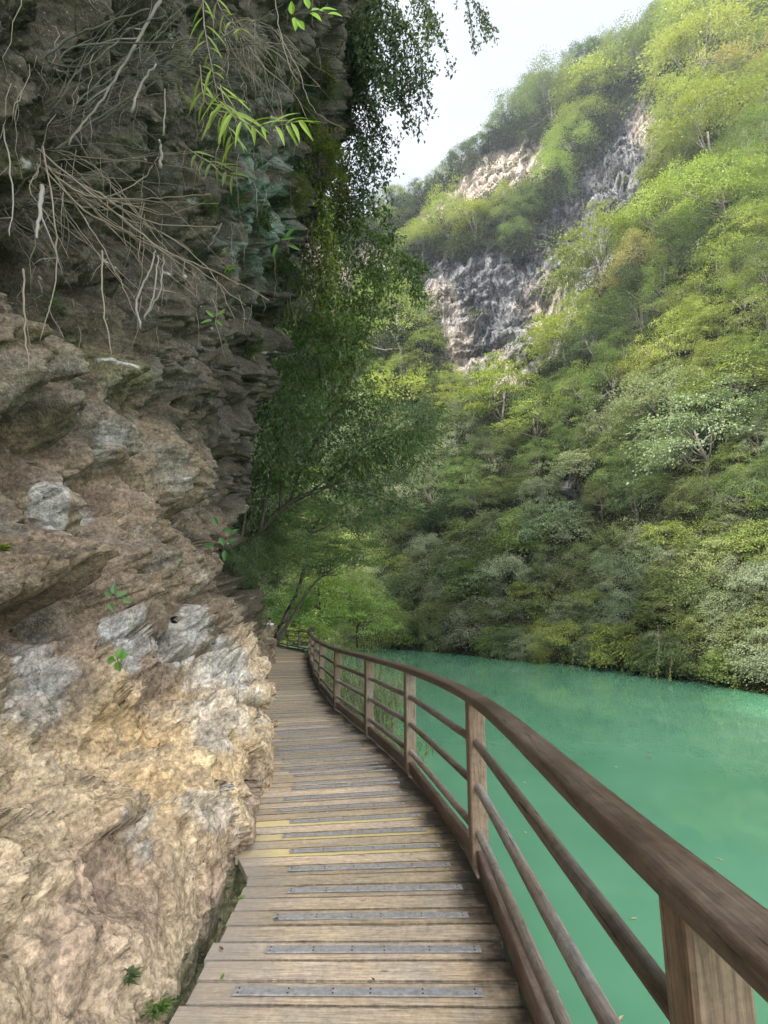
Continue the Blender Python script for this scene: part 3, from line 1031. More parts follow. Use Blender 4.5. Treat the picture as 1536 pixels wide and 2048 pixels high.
# uniform in viewing slope from below the deck up
ZG = -1.6 + (ztop[:, None] + 1.6) * (w[None, :] ** np.clip(1.9 - .09 * yv, 1.25, 1.8)[:, None])
XG = np.zeros_like(ZG)
k = np.clip(np.searchsorted(ry, yv, side='right') - 1, 0, len(ry) - 2)
fm = (yv - ry[k]) / (ry[k + 1] - ry[k])
for i in range(len(yv)):
    a = np.interp(ZG[i], [p[0] for p in RC[k[i]][1]], [p[1] for p in RC[k[i]][1]])
    b = np.interp(ZG[i], [p[0] for p in RC[k[i] + 1][1]], [p[1] for p in RC[k[i] + 1][1]])
    f_ = fm[i] * fm[i] * (3 - 2 * fm[i])
    XG[i] = a * (1 - f_) + b * f_
XG = smooth1(XG, 6, 0)
YG2 = np.repeat(yv[:, None], NZ, 1)
P = np.stack([XG, YG2, ZG], 2).reshape(-1, 3)
Y_, Z_ = P[:, 1], P[:, 2]
low = sstep(1.5, .9, Z_ + .25 * vnoise(P * 1.3, 8)) * sstep(5.2, 4.2, Y_)          # smooth ochre boulder
far = sstep(7, 14, Y_)
up_ = sstep(2.5, 6, Z_)
# large blocks, warped
Wp = P + np.stack([fbm(P * .9, 2, 301), fbm(P * .9 + 31, 2, 302), fbm(P * .9 + 67, 2, 303)], 1) * .16
big = fbm(Wp * .55, 3, 311)
f1, f2 = worley(Wp * np.array([1.3, 1.3, .85]), 321)
blocks = np.clip(f2 - f1, 0, .6)
mid = fbm(Wp * np.array([2.6, 2.6, 1.9]), 4, 331, ridged=True)
strat = fbm(Wp @ np.array([[1, 0, 0], [0, .9, .5], [0, -.5, .9]]) * np.array([2, 1.3, 6.5]), 3, 341, ridged=True)
p1, _ = worley(Wp * 4.2, 351)
p2, _ = worley(P * 10.5 + mid[:, None] * .6, 361)
fine = fbm(P * 9, 4, 371, gain=.6)
rough = 1 - .42 * low
D = big * (.30 + .5 * far + .25 * up_) - .03
D += (blocks - .3) * (.62 + .6 * far) * (.35 + .65 * rough) * sstep(-.2, .6, Z_ + 0 * Z_)
D += mid * (.085 + .12 * far) * rough
D += strat * (.05 * sstep(.2, 1, Z_) + .02) * (1 - .75 * up_) * (1 - .7 * sstep(1.3, 2.2, Z_))
pit = sstep(.46, .12, p1)
D -= pit * (.19 + .12 * far + .10 * sstep(1.2, 2, Z_)) * (rough * .8 + .05) * sstep(-.1, .25, fbm(P * .8, 2, 381))
D -= sstep(.45, .1, p2) * .045 * (rough * .9 + .08) * sstep(-.25, .15, fbm(P * 1.4 + 5, 2, 383))
D += fine * (.022 + .014 * (1 - low)) * (1 + 1.4 * far)
f20 = fbm(P * 24, 3, 375, gain=.6)
D += f20 * (.008 + .003 * (1 - low))
# slanting joints and thin cracks across the face
Q = Wp @ np.array([[1, 0, 0], [0, .75, .66], [0, -.66, .75]])
jn = fbm(Q * np.array([3, 1.6, 9.0]), 4, 386, gain=.6, ridged=True)
D += jn * .014 * (1 - sstep(1.2, 2.0, Z_)) * sstep(-.3, .3, fbm(P * .9 + 60, 2, 387))
ck = np.abs(vnoise(Wp * 2.3 + 15, 388)) + .25 * np.abs(vnoise(P * 9, 389))
D -= sstep(.07, .0, ck) * .055
Wf = P + np.stack([fbm(P * 5, 2, 304), fbm(P * 5 + 31, 2, 305), fbm(P * 5 + 67, 2, 306)], 1) * .05
D += facet(Wf * np.array([1, 1, .8]), 2.1, 501) * .26 * (1 - .62 * sstep(1.2, 2.4, Z_)) * (.45 + .55 * rough) * (1 + .5 * far)
D += facet(Wf * np.array([1, .9, .9]), 5.0, 503) * .105 * (1 - .75 * sstep(1.2, 2.4, Z_)) * (.5 + .5 * rough) * (1 + .8 * far)
D += facet(Wf * np.array([1, .9, 1.0]), 13, 505) * .028 * (1 - .6 * sstep(1.2, 2.4, Z_)) * (1 + far)
D += facet(P * np.array([1, .9, 1.0]), 33, 507) * .008
hiZ = sstep(.9, 1.7, Z_)
g1, g2 = worley(Wf * np.array([1.6, 1.6, 1.2]), 521)
D += (np.sqrt(np.clip(g2 - g1, 0, .5)) - .4) * .26 * hiZ * (1 + .6 * far)
g1, g2 = worley(Wf * np.array([5, 5, 4.2]), 523)
D += (np.sqrt(np.clip(g2 - g1, 0, .5)) - .4) * .045 * (.5 + .5 * hiZ) * (1 + .8 * far)
vg = fbm(Wf * np.array([1.1, 1.1, .30]) + 8, 3, 525, ridged=True)
D -= sstep(.35, .9, vg) * .34 * hiZ * (1 + .8 * far)
p3, _ = worley(Wp * 7.5 + mid[:, None] * .3, 352)
D -= sstep(.40, .16, p3) * (.10 - .03 * hiZ) * sstep(-.15, .05, fbm(P * 1.1 + 44, 3, 353)) * (1 - .55 * low)
p4, _ = worley(P * 17 + f20[:, None] * .5, 354)
D -= sstep(.40, .15, p4) * .030 * sstep(-.2, .1, fbm(P * 2.0 + 14, 3, 355)) * (1 - .4 * low)
D += (worley(P * 22, 377)[0] - .5) * .012
# ledges of the bedded rock at the corner of the buttress
led = sstep(3.8, 4.8, Y_) * sstep(8.5, 7.0, Y_) * sstep(2.2, 1.5, Z_) * sstep(.1, .4, Z_)
D += led * (.17 * np.abs(((Z_ + .12 * P[:, 0] + .10 * fbm(P * 1.2, 3, 379)) * 2.9) % 1.0 - .5) * 2 - .08)
ppx, ppy, pdd = project(P)
for fx, fy, frx, fry, am in [
    (60, 720, 95, 110, .26), (90, 1110, 120, 80, .34), (205, 905, 45, 65, .16), (275, 870, 50, 42, .16), (385, 960, 36, 110, .14), (430, 1265, 70, 30, .14), (480, 1385, 80, 26, .12), (350, 1330, 60, 40, .10), (120, 1480, 90, 60, .05),
    (120, 1225, 100, 30, -.50), (60, 900, 110, 50, -.46), (240, 965, 75, 42, -.40), (285, 790, 34, 40, -.34), (390, 1050, 26, 60, -.2), (215, 780, 30, 70, -.3), (360, 820, 30, 60, -.28), (300, 1060, 60, 26, -.2), (130, 700, 22, 60, -.2), (60, 1345, 60, 26, -.22), (170, 1430, 60, 26, -.12), (420, 1300, 55, 10, -.22), (335, 640, 36, 90, -.32), (455, 800, 34, 90, -.35), (150, 560, 90, 60, -.2), (250, 480, 60, 60, -.2), (400, 1200, 40, 14, -.15), (300, 1730, 30, 40, -.06), (210, 1990, 60, 40, -.10), (420, 1780, 26, 60, -.06), (500, 1415, 40, 8, -.12)]:
    wob_ = 1 + .45 * mid
    D += am * np.exp(-(((ppx - fx) / frx) ** 2 + ((ppy - fy) / fry) ** 2) ** 1.5 * wob_) * sstep(10, 8, Y_)
# holes under the ledges
dY = fbm(P * 1.6 + 11, 3, 391) * .10 * (1 + far)
dZ = fbm(P * 1.6 + 29, 3, 393) * .13 * (1 + far)
lim = sstep(.9, .2, Z_) * sstep(5.0, 3.5, Y_)
D = D * (1 - .55 * lim)
GX = np.gradient(XG, axis=1) / (np.gradient(ZG, axis=1) + 1e-6)
nz = -GX.reshape(-1)
nx = np.ones(len(P))
ln = np.sqrt(nx * nx + nz * nz)
P3 = P.copy()
P3[:, 0] += D * nx / ln
P3[:, 2] += D * nz / ln + dZ
P3[:, 1] += dY
# keep clear of the walkway
dl = np.interp(P3[:, 1], [-6, 2.4, 3.6, 4.2, 6.2, 8, 11, 14, 20, 30, 50], [-.84, -.84, -.88, -.93, -1.22, -1.55, -2.35, -3.0, -4.05, -6.0, -15])
hd = sstep(2.4, 1.6, P3[:, 2])
over = np.maximum(P3[:, 0] - (dl + .03), 0) * hd
P3[:, 0] -= over * .85
px, py, dd = project(P3)
# stone colours, with overhang shade painted into the upper rock
def colr(*c): return np.array(c)
nA = fbm(P * .8 + 3, 3, 401)
nB = fbm(P * 2.4 + 7, 4, 411)
nC = fbm(P * 1.1 + 19, 3, 421)
nW = fbm(P * 1.9 + 33, 3, 423); nV = fbm(P * 7 + 3, 4, 427, gain=.65)
tan = colr(.45, .345, .225); ochre = colr(.50, .33, .15); pink = colr(.30, .215, .155); brown = colr(.118, .086, .056)
grey = colr(.165, .152, .125); darkg = colr(.036, .031, .022); green = colr(.12, .15, .125); pale = colr(.42, .405, .375); moss = colr(.12, .125, .035)
def mixc(A, B, f): return A * (1 - f[:, None]) + B * f[:, None]
C = np.repeat(tan[None], len(P), 0)
C = mixc(C, np.repeat(pink[None], len(P), 0), sstep(-.05, .35, nA))
och = np.exp(-(((px - 330) / 190) ** 2 + ((py - 1470) / 170) ** 2))
C = mixc(C, np.repeat(ochre[None], len(P), 0), np.clip(och * .8 * sstep(-.3, .3, nB) + sstep(.2, .5, nC) * .35, 0, 1))
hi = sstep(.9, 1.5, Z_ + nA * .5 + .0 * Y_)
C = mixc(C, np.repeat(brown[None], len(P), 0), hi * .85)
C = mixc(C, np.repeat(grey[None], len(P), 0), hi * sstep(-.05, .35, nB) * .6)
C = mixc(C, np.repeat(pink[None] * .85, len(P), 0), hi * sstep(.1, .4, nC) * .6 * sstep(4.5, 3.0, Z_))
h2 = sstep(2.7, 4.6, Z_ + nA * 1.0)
C = mixc(C, np.repeat(darkg[None], len(P), 0), h2 * .82)  # painted shade of the overhang, darker with height
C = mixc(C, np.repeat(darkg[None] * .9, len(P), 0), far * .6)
gz = np.exp(-(((px - 520) / 70) ** 2 + ((py - 400) / 150) ** 2))
C = mixc(C, np.repeat(green[None], len(P), 0), np.clip(gz * 1.2 * sstep(-.2, .2, nB), 0, 1))
C = mixc(C, np.repeat(moss[None], len(P), 0), sstep(.22, .45, fbm(P * 1.7 + 50, 3, 431)) * .5 * np.maximum(h2, far))
for bx, by, br, bs in [(110, 1010, 52, .9), (250, 1250, 45, 1), (265, 1295, 42, 1), (395, 1235, 42, .8), (450, 1330, 45, .8), (75, 1335, 60, .8), (60, 1400, 60, .6), (415, 1640, 55, .6), (285, 1665, 40, .7), (440, 1400, 80, .6), (210, 900, 40, .5), (370, 1290, 50, .6)]:
    f_ = np.exp(-(((px - bx + nW * 60) / br) ** 2 + ((py - by + nB * 50) / (br * 1.1)) ** 2)) * sstep(9, 7, Y_)
    C = mixc(C, np.repeat(pale[None], len(P), 0), np.clip(sstep(.42, .66, f_ + nV * .8 + mid * .18) * bs * .7, 0, 1))
C = C * (1 + .55 * fbm(P * 5.5, 4, 441, gain=.65))[:, None]
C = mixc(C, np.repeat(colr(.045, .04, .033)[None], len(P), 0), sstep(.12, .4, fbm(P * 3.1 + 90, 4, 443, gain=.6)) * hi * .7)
C = np.clip(C, .015, .8)
NYV = len(yv)
PG = P3.reshape(NYV, NZ, 3)
CG = C.reshape(NYV, NZ, 3)
# roof plateau and thickness behind the face
extra = []
for dx, dz in ((-.5, 1.5), (-2.5, 5.0), (-6, 9.0), (-12, 13.0), (-30, 16.0)):
    e = PG[:, -1:].copy()
    e[:, :, 0] += dx
    e[:, :, 2] += dz
    extra.append(e)
AG = np.concatenate([PG] + extra, 1)
ACG = np.concatenate([CG] + [CG[:, -1:]] * 5, 1)
bk0 = AG[:1].copy(); bk0[:, :, 0] -= 20
AG = np.concatenate([bk0, AG], 0)
ACG = np.concatenate([ACG[:1], ACG], 0)
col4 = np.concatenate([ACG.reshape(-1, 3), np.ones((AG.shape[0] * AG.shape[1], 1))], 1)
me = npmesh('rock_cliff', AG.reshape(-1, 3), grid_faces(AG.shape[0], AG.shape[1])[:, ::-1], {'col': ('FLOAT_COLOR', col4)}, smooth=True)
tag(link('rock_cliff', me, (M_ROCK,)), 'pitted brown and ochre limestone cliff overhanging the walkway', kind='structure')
CPX, CPY, CDD = px, py, dd

def cliff_at(qx, qy, tol=5):
    m_ = (np.abs(CPX - qx) < tol) & (np.abs(CPY - qy) < tol) & (P3[:, 1] > .6)
    idx = np.nonzero(m_)[0]
    if len(idx) == 0:
        return cliff_at(qx, qy, tol * 2) if tol < 60 else None
    i = idx[np.argmin(CDD[idx])]
    return Vector(P3[i].tolist())

# ------------------------------------------------------------ boardwalk
POSTS = [(.60, -1.6), (.59, 1.12), (.60, 3.68), (.27, 5.80), (-.21, 7.65), (-.85, 9.9), (-1.47, 12.8), (-1.93, 15.3), (-2.45, 18.5), (-3.05, 22.3), (-3.75, 27.0), (-4.55, 28.9), (-5.5, 31.0), (-6.5, 33.8), (-7.9, 36.9), (-9.8, 39.5)]
edge_pts = catmull([(x, y, 0) for x, y in POSTS], 24)
L = [0.0]
for a, b in zip(edge_pts, edge_pts[1:]):
    L.append(L[-1] + (b - a).length)
L = np.array(L)
EX = np.array([p.x for p in edge_pts]); EY = np.array([p.y for p in edge_pts])
EXs = smooth1(EX, 14, 0); EYs = smooth1(EY, 14, 0)
def edge(l):
    return Vector((np.interp(l, L, EX), np.interp(l, L, EY), 0))
def heading(l):
    a = Vector((np.interp(l - .25, L, EXs), np.interp(l - .25, L, EYs), 0))
    b = Vector((np.interp(l + .25, L, EXs), np.interp(l + .25, L, EYs), 0))
    return (b - a).normalized()
walk = empty('boardwalk')
tag(walk, 'curving timber boardwalk with grey anti-slip strips', kind='structure')
PW = .148
dv, df, dg, dr, dn, da = [], [], [], [], [], []
pi = 0
l = .2
planks = []
while l < L[-1] - .3:
    planks.append(l)
    l += PW
for pi in range(len(planks) - 1):
    l0, l1 = planks[pi], planks[pi + 1]
    gap = .010 + R.random() * .005
    q = []
    zj = R.uniform(-.003, .003)
    tl = R.uniform(-.002, .002)
    ends = (R.uniform(-.01, .01), R.uniform(-.02, .02))
    for ll in (l0 + gap / 2, l1 - gap / 2):
        e = edge(ll)
        hd_ = heading(ll)
        left = Vector((-hd_.y, hd_.x, 0))
        wid = 1.37 if e.y < 3.6 else min(1.37 + (e.y - 3.6) * .35, 1.75)
        if e.y > 24: wid = 1.75
        q.append((e - left * -(.055 + ends[0]), e + left * (.05 + wid + ends[1])))
    # right edge sits just inside the posts
    NSEG = 10
    rnd = R.random()
    newn = 0.0
    ymid = edge(l0).y
    for base_i, (r0, l0_, r1, l1_) in enumerate([(q[0][0], q[0][1], q[1][0], q[1][1])]):
        n0 = len(dv)
        for j in range(NSEG + 1):
            t = j / NSEG
            a = l0_.lerp(r0, t); b = l1_.lerp(r1, t)
            z = zj + R.uniform(-.0008, .0008)
            for pnt, zz, gy in ((a, z + tl, 0), (b, z - tl, PW), (b, z - .038, PW), (a, z - .038, 0)):
                c_ = pnt.copy(); c_.z = zz
                if gy == 0: c_ += Vector((0, R.uniform(-.0012, .0012), 0))
                dv.append(tuple(c_))
                dg.append((t * 1.45, gy + (0 if zz > -.02 else .04), 0))
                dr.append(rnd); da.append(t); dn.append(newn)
        for j in range(NSEG):
            for s_ in range(4):
                s2 = (s_ + 1) % 4
                df.append((n0 + j * 4 + s_, n0 + j * 4 + s2, n0 + (j + 1) * 4 + s2, n0 + (j + 1) * 4 + s_))
        df.append((n0, n0 + 3, n0 + 2, n0 + 1))
        e_ = n0 + NSEG * 4
        df.append((e_, e_ + 1, e_ + 2, e_ + 3))
# three newer, paler boards
dn = np.array(dn); dv_ = np.array(dv)
vper = (10 + 1) * 4
for pl in range(len(planks) - 1):
    yy = dv_[pl * vper:(pl + 1) * vper, 1].mean()
    sxx = project(dv_[pl * vper:(pl + 1) * vper].mean(0)[None])[1][0]
    if 1640 < sxx < 1716 and pl % 2 == 0:
        dn[pl * vper:(pl + 1) * vper] = .9
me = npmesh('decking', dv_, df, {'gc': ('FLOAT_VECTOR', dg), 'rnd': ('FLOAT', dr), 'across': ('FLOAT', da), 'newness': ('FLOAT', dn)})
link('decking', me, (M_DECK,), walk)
# anti slip strips on boards
def strip(ll, t0, t1, wid=1.37):
    e = edge(ll); hd_ = heading(ll); left = Vector((-hd_.y, hd_.x, 0))
    a = e + left * (wid + .05 - wid * t0) ; b = e + left * (wid + .05 - wid * t1)
    c = (a + b) / 2 + Vector((0, 0, .0065)); Ls = (b - a).length
    mb = MB()
    mb.box(c, Ls, .052, .005, (b - a), ch=.0015)
    for k_ in (.02, .22, .4, .55, .76, .97):
        for s_ in (-1, 1):
            p = a.lerp(b, k_) + hd_ * (.013 * s_) + Vector((0, 0, .0092))
            vs = [p + Vector((math.cos(i * math.pi / 3) * .0045, math.sin(i * math.pi / 3) * .0045, 0)) for i in range(6)]
            top = [v_ + Vector((0, 0, .0012)) for v_ in vs]
            mb.add(vs + top, [(6, 7, 8, 9, 10, 11)] + [(i, (i + 1) % 6, 6 + (i + 1) % 6, 6 + i) for i in range(6)], mi=1)
    mb.build('anti_slip_strip', [M_STRIP, M_SCREW], walk)
nst = 0
for pl in range(4, len(planks) - 2):
    e = edge(planks[pl])
    if e.y < .9 or e.y > 17: continue
    nearish = e.y < 5.2
    if nearish and pl % 2: continue
    if not nearish and (pl % 7 in (3, 6) or pl % 11 in (0, 4)): continue
    if e.y > 8.5 and pl % 3: continue
    if nst > 70: break
    wd = 1.37 if e.y < 3.6 else min(1.37 + (e.y - 3.6) * .35, 1.75)
    j = R.uniform(-.06, .05)
    strip(planks[pl] + PW * .5, .16 + j + (wd - 1.37) / wd * .7, .90 + j * .6, wd)
    nst += 1
# fascia and bearers
mb = MB()
path = [edge(l_) + Vector((0, 0, -.13)) + Vector((heading(l_).y, -heading(l_).x, 0)) * .0 for l_ in np.arange(.3, L[-1] - .3, .4)]
mb.sweep([(-.02, -.09), (.02, -.09), (.02, .088), (-.02, .088)], path)
mb.build('edge_beam', M_RAIL, walk)
mb = MB()
path = [edge(l_) + Vector((-heading(l_).y, heading(l_).x, 0)) * .95 + Vector((0, 0, -.15)) for l_ in np.arange(.3, L[-1] - .3, .4)]
mb.sweep([(-.06, -.1), (.06, -.1), (.06, .105), (-.06, .105)], path)
mb.build('bearer', M_RAIL, walk)

# ------------------------------------------------------------ railing
rail = empty('wooden_railing', (.6, 1.1, 0))
rail_parts_origin = Vector((.6, 1.1, 0))
tag(rail, 'brown timber railing with round bars curving beside the water', 'railing')
def rp(mb, name, mat, smooth=False):
    o = mb.build(name, mat, rail, smooth, origin=rail_parts_origin)
    return o
RTOP = 1.035
ctrl = [Vector((x, y, RTOP - .032)) for x, y in POSTS]
rpath = catmull(ctrl, 10)
# softened, bread-loaf section
hw, hh = .061, .032
prof = []
for i in range(20):
    a = 2 * math.pi * i / 20
    ca, sa = math.cos(a), math.sin(a)
    prof.append((hw * math.copysign(abs(ca) ** .45, ca), hh * math.copysign(abs(sa) ** .6, sa)))
mb = MB(); mb.sweep(prof, rpath, wob=.012, seed=3)
hr = rp(mb, 'handrail', M_RAIL, True)
cp = [(math.cos(2 * math.pi * i / 12) * .027, math.sin(2 * math.pi * i / 12) * .027) for i in range(12)]
for i, (x, y) in enumerate(POSTS):
    a = Vector(POSTS[max(i - 1, 0)] + (0,)); b = Vector(POSTS[min(i + 1, len(POSTS) - 1)] + (0,))
    h_ = (b - a).normalized()
    mb = MB()
    zt, zb = RTOP - .055, -.42
    mb.box((x, y, (zt + zb) / 2), zt - zb, .108, .108, (R.uniform(-.006, .006), R.uniform(-.006, .006), 1), ch=.008, up=(h_.x, h_.y, 0), rnd=R.random(), goff=(i * 3.1, 0, 0))
    rp(mb, 'post', M_POST)
for i in range(len(POSTS) - 1):
    a = Vector(POSTS[i] + (0,)); b = Vector(POSTS[i + 1] + (0,))
    d = (b - a).normalized()
    a2, b2 = a + d * .045, b - d * .045
    for zz in (.735, .47, .20):
        mb = MB()
        sag = [a2.lerp(b2, t) + Vector((0, 0, zz + R.uniform(-.003, .003))) for t in (0, .2, .4, .6, .8, 1)]
        mb.sweep(cp, sag, wob=.03, seed=i * 7 + int(zz * 10), goff=(R.random() * 9, 0, 0))
        for q in range(len(mb.r)): mb.r[q] = (i * .37 + zz) % 1
        rp(mb, 'round_bar', M_ROD, True)
    mb = MB()
    mb.box((a2 + b2) / 2 + Vector((0, 0, .055)), (b2 - a2).length, .05, .11, d, ch=.006, rnd=R.random(), goff=(i * 5.0, 0, 0))
    rp(mb, 'bottom_rail', M_RAIL)

# ------------------------------------------------------------ dead stems, roots and vines on the cliff
def jit(path, amt, seed):
    rr = random.Random(seed)
    p = catmull(path, 6)
    return [q + Vector((rr.uniform(-amt, amt), rr.uniform(-amt, amt), rr.uniform(-amt, amt))) for q in p]
def stem_mesh(mb, pts, Y0, Y1, wpx, seed, end=.35, mi=0, twig=0):
    n = len(pts)
    path = [at(p[0], p[1], Y0 + (Y1 - Y0) * i / (n - 1)) for i, p in enumerate(pts)]
    P_ = jit(path, .006, seed)
    r0 = wpx * (Y0 + Y1) / 2 / F / 2
    rad = [r0 * (1 - (1 - end) * i / (len(P_) - 1)) for i in range(len(P_))]
    mb.tube(P_, rad, 6, mi=mi, wob=.12, seed=seed)
    rr = random.Random(seed + 5)
    for _ in range(twig):
        j = rr.randint(3, len(P_) - 3)
        d = (P_[j + 1] - P_[j - 1]).normalized()
        s_ = Vector((rr.uniform(-1, 1), rr.uniform(-1, 1), rr.uniform(-1, .4))).normalized()
        e = P_[j] + (d + s_ * .9).normalized() * rr.uniform(.12, .4)
        m_ = P_[j].lerp(e, .5) + s_ * .02
        mb.tube([P_[j], m_, e], [rad[j] * .6, rad[j] * .4, rad[j] * .15], 4, mi=mi, seed=seed + _)

canes = [
 ([(75, 300), (200, 400), (330, 500), (440, 548), (540, 600)], 5, 1),
 ([(90, 340), (170, 420), (300, 490), (400, 540), (490, 612)], 4.5, 1),
 ([(85, 320), (130, 380), (190, 470), (240, 560), (280, 655)], 4, 1),
 ([(95, 330), (150, 385), (240, 430), (330, 470), (420, 540), (468, 638)], 3.5, 1),
 ([(110, 355), (160, 385), (220, 398), (320, 396), (420, 386)], 6, 1),
 ([(100, 340), (200, 388), (300, 445), (440, 455)], 5, 1),
 ([(140, 370), (200, 395), (270, 370), (312, 325)], 4.5, 0),
 ([(120, 360), (170, 400), (215, 450), (300, 520), (390, 590)], 3, 1),
 ([(150, 390), (230, 450), (290, 480), (350, 520), (400, 560)], 3, 0),
 ([(80, 330), (60, 380), (95, 430), (140, 520)], 3, 0),
 ([(130, 400), (200, 420), (260, 410), (330, 430), (410, 405)], 3, 0),
]
mb = MB()
for i, (pts, wd, tw) in enumerate(canes):
    stem_mesh(mb, pts, 2.75, 2.55 + .08 * (i % 4), wd, 900 + i, twig=tw * 2)
for i in range(26):
    a = R.uniform(-.15, 1.25)
    l_ = R.uniform(120, 380)
    x0, y0 = R.uniform(60, 230), R.uniform(300, 420)
    x1, y1 = x0 + math.cos(a) * l_, y0 + math.sin(a) * l_ * .8
    stem_mesh(mb, [(x0, y0), ((x0 + x1) / 2 + R.uniform(-12, 12), (y0 + y1) / 2 + R.uniform(-22, 6)), (x1, y1)], 2.85, R.uniform(2.6, 2.9), R.uniform(1.4, 3), 950 + i)
tag(mb.build('dead_shrub', [M_DRY], smooth=True), 'bundle of dry brown canes fanning right from upper cliff', 'dead shrub', 'dead shrubs on the cliff')
branches = [
 ([(320, 0), (270, 90), (230, 160), (180, 230), (135, 290)], 9, 'thick grey branch crossing diagonally at the top of cliff'),
 ([(-10, 205), (60, 140), (130, 85), (200, 50), (300, 18)], 8, 'long dark branch rising from left edge of the cliff top'),
 ([(105, 305), (200, 232), (290, 175), (385, 128)], 5, 'slim branch rising right above the dry canes'),
 ([(70, 190), (150, 95), (330, 86), (400, 78), (540, 92)], 6, 'long level branch below the thick grey branch top'),
 ([(425, 82), (500, 45), (546, 28)], 5, 'short pale branch tip left of the bright leaf sprig'),
 ([(190, 250), (260, 205), (310, 190), (390, 175)], 5, 'forked grey branch ending in mid cliff'),
 ([(0, 60), (90, 120), (170, 130), (260, 60), (330, 30)], 5, 'curved dark branch in the top left corner'),
]
for i, (pts, wd, lab) in enumerate(branches):
    mb = MB(); stem_mesh(mb, pts, 2.9, 2.6, wd, 1000 + i, twig=7)
    tag(mb.build('dead_branch', [M_BARK if i != 4 else M_PALE], smooth=True), lab, 'branch', 'bare branches at the cliff top')
roots = [
 ([(-5, 150), (8, 260), (26, 390), (18, 472)], 5, 'bent pale root hanging down the left edge'),
 ([(85, 290), (108, 430), (112, 560), (80, 682)], 4, 'long thin root hanging beside the bent edge root'),
 ([(46, 540), (50, 660), (60, 742)], 5, 'short dry root hanging low at the left'),
 ([(84, 372), (78, 430), (72, 478)], 12, 'thick broken pale root stub at the left'),
 ([(280, 655), (275, 600), (298, 545), (310, 500)], 6, 'white curled root left of the three curls'),
 ([(288, 640), (310, 585), (317, 510)], 5, 'white curled root in the middle of the curls'),
 ([(295, 630), (322, 575), (328, 515)], 4, 'thinnest white curled root, right of the curls'),
 ([(203, 500), (208, 620), (226, 712)], 4, 'straight root hanging below the cane bundle'),
 ([(262, 225), (280, 175), (311, 127)], 7, 'pale peeled stick leaning at the upper cliff'),
 ([(326, 270), (330, 176)], 4, 'pale upright stick at the upper cliff'),
 ([(320, 335), (322, 300), (318, 278)], 9, 'knotted grey root end at the upper cliff'),
 ([(550, -10), (560, 60), (592, 158), (640, 172)], 3, 'wiry vine looping beneath the bright leaf sprig'),
 ([(556, 60), (600, 150), (625, 215), (690, 260)], 2.5, 'wiry vine running right towards the sky'),
]
for i, (pts, wd, lab) in enumerate(roots):
    mb = MB(); stem_mesh(mb, pts, 2.7, 2.62, wd, 1100 + i, end=.5, twig=1 if i < 4 else 0)
    tag(mb.build('hanging_root', [M_PALE if i in (0, 3, 4, 5, 6, 8, 9, 10) else M_DRY], smooth=True), lab, 'root', 'roots hanging on the cliff')
# unnumbered fine rootlets hang all over the upper cliff
mb = MB()
for i in range(120):
    x0, y0 = R.uniform(0, 690), R.uniform(-30, 620)
    p = cliff_at(x0, y0, 8)
    if p is None: continue
    p = p + Vector((.05, -.02, 0))
    ln_ = R.uniform(.15, .6) * (1 + p.y * .1)
    q = [p]
    dx = R.uniform(-.3, .5)
    for k_ in range(5):
        q.append(q[-1] + Vector((R.uniform(-.04, .05) + dx * .03, R.uniform(-.03, .03), -ln_ / 5)))
    rd = R.uniform(.0012, .0032) * (1 + p.y * .12)
    mb.tube(q, [rd, rd, rd * .9, rd * .7, rd * .5, rd * .3], 4, seed=i)
tag(mb.build('rootlets', [M_DRY], smooth=True), 'fine dry rootlets hanging all over the upper cliff', 'rootlets', kind='stuff')

for bi, (ox, oy, a0, a1, l0, l1, n_, lab) in enumerate([
 (40, 260, -1.35, -.1, 120, 420, 34, 'spray of thin grey twigs rising from the upper left corner rock'),
 (300, 130, -.9, .5, 90, 300, 22, 'tangle of thin twigs behind the diagonal grey branch'),
 (20, 420, -.6, .9, 80, 260, 20, 'low tangle of brittle twigs beside the left edge'),
 (470, 60, .2, 1.7, 80, 240, 16, 'dangling brown twigs left of the bright leaf sprig')]):
    mb = MB()
    rr = random.Random(70 + bi)
    for i in range(n_):
        a = rr.uniform(a0, a1); l_ = rr.uniform(l0, l1)
        x0, y0 = ox + rr.uniform(-30, 30), oy + rr.uniform(-30, 30)
        x1, y1 = x0 + math.cos(a) * l_, y0 + math.sin(a) * l_
        stem_mesh(mb, [(x0, y0), ((x0 * 2 + x1) / 3 + rr.uniform(-14, 14), (y0 * 2 + y1) / 3 + rr.uniform(-14, 14)), ((x0 + 2 * x1) / 3 + rr.uniform(-14, 14), (y0 + 2 * y1) / 3 + rr.uniform(-14, 14)), (x1, y1 + rr.uniform(0, 30))], 3.0, rr.uniform(2.6, 3.1), rr.uniform(1.5, 4), 1300 + i + bi * 50, end=.25, twig=3)
    tag(mb.build('dead_shrub', [M_BARK if bi != 3 else M_DRY], smooth=True), lab, 'dead shrub', 'dead shrubs on the cliff')

# ---- leafy things
def leaf_big(mb, base, d, n, Ln, W, curl=.25, segs=5, mi=0, rnd=.5):
    """a lanceolate leaf with a folded midrib, drooping towards the tip"""
    d = Vector(d).normalized(); n = Vector(n)
    side = d.cross(n).normalized(); n = side.cross(d).normalized()
    vs, fs = [], []
    for i in range(segs + 1):
        t = i / segs
        w_ = W * .5 * (math.sin(math.pi * (t ** .75)) ** .9) if 0 < t < 1 else W * .02
        c = Vector(base) + d * Ln * t - n * Ln * curl * t * t
        vs += [c + side * w_ + n * w_ * .35, c, c - side * w_ + n * w_ * .35]
    for i in range(segs):
        a = i * 3
        fs += [(a, a + 1, a + 4, a + 3), (a + 1, a + 2, a + 5, a + 4)]
    mb.add(vs, fs, mi=mi, rnd=rnd)

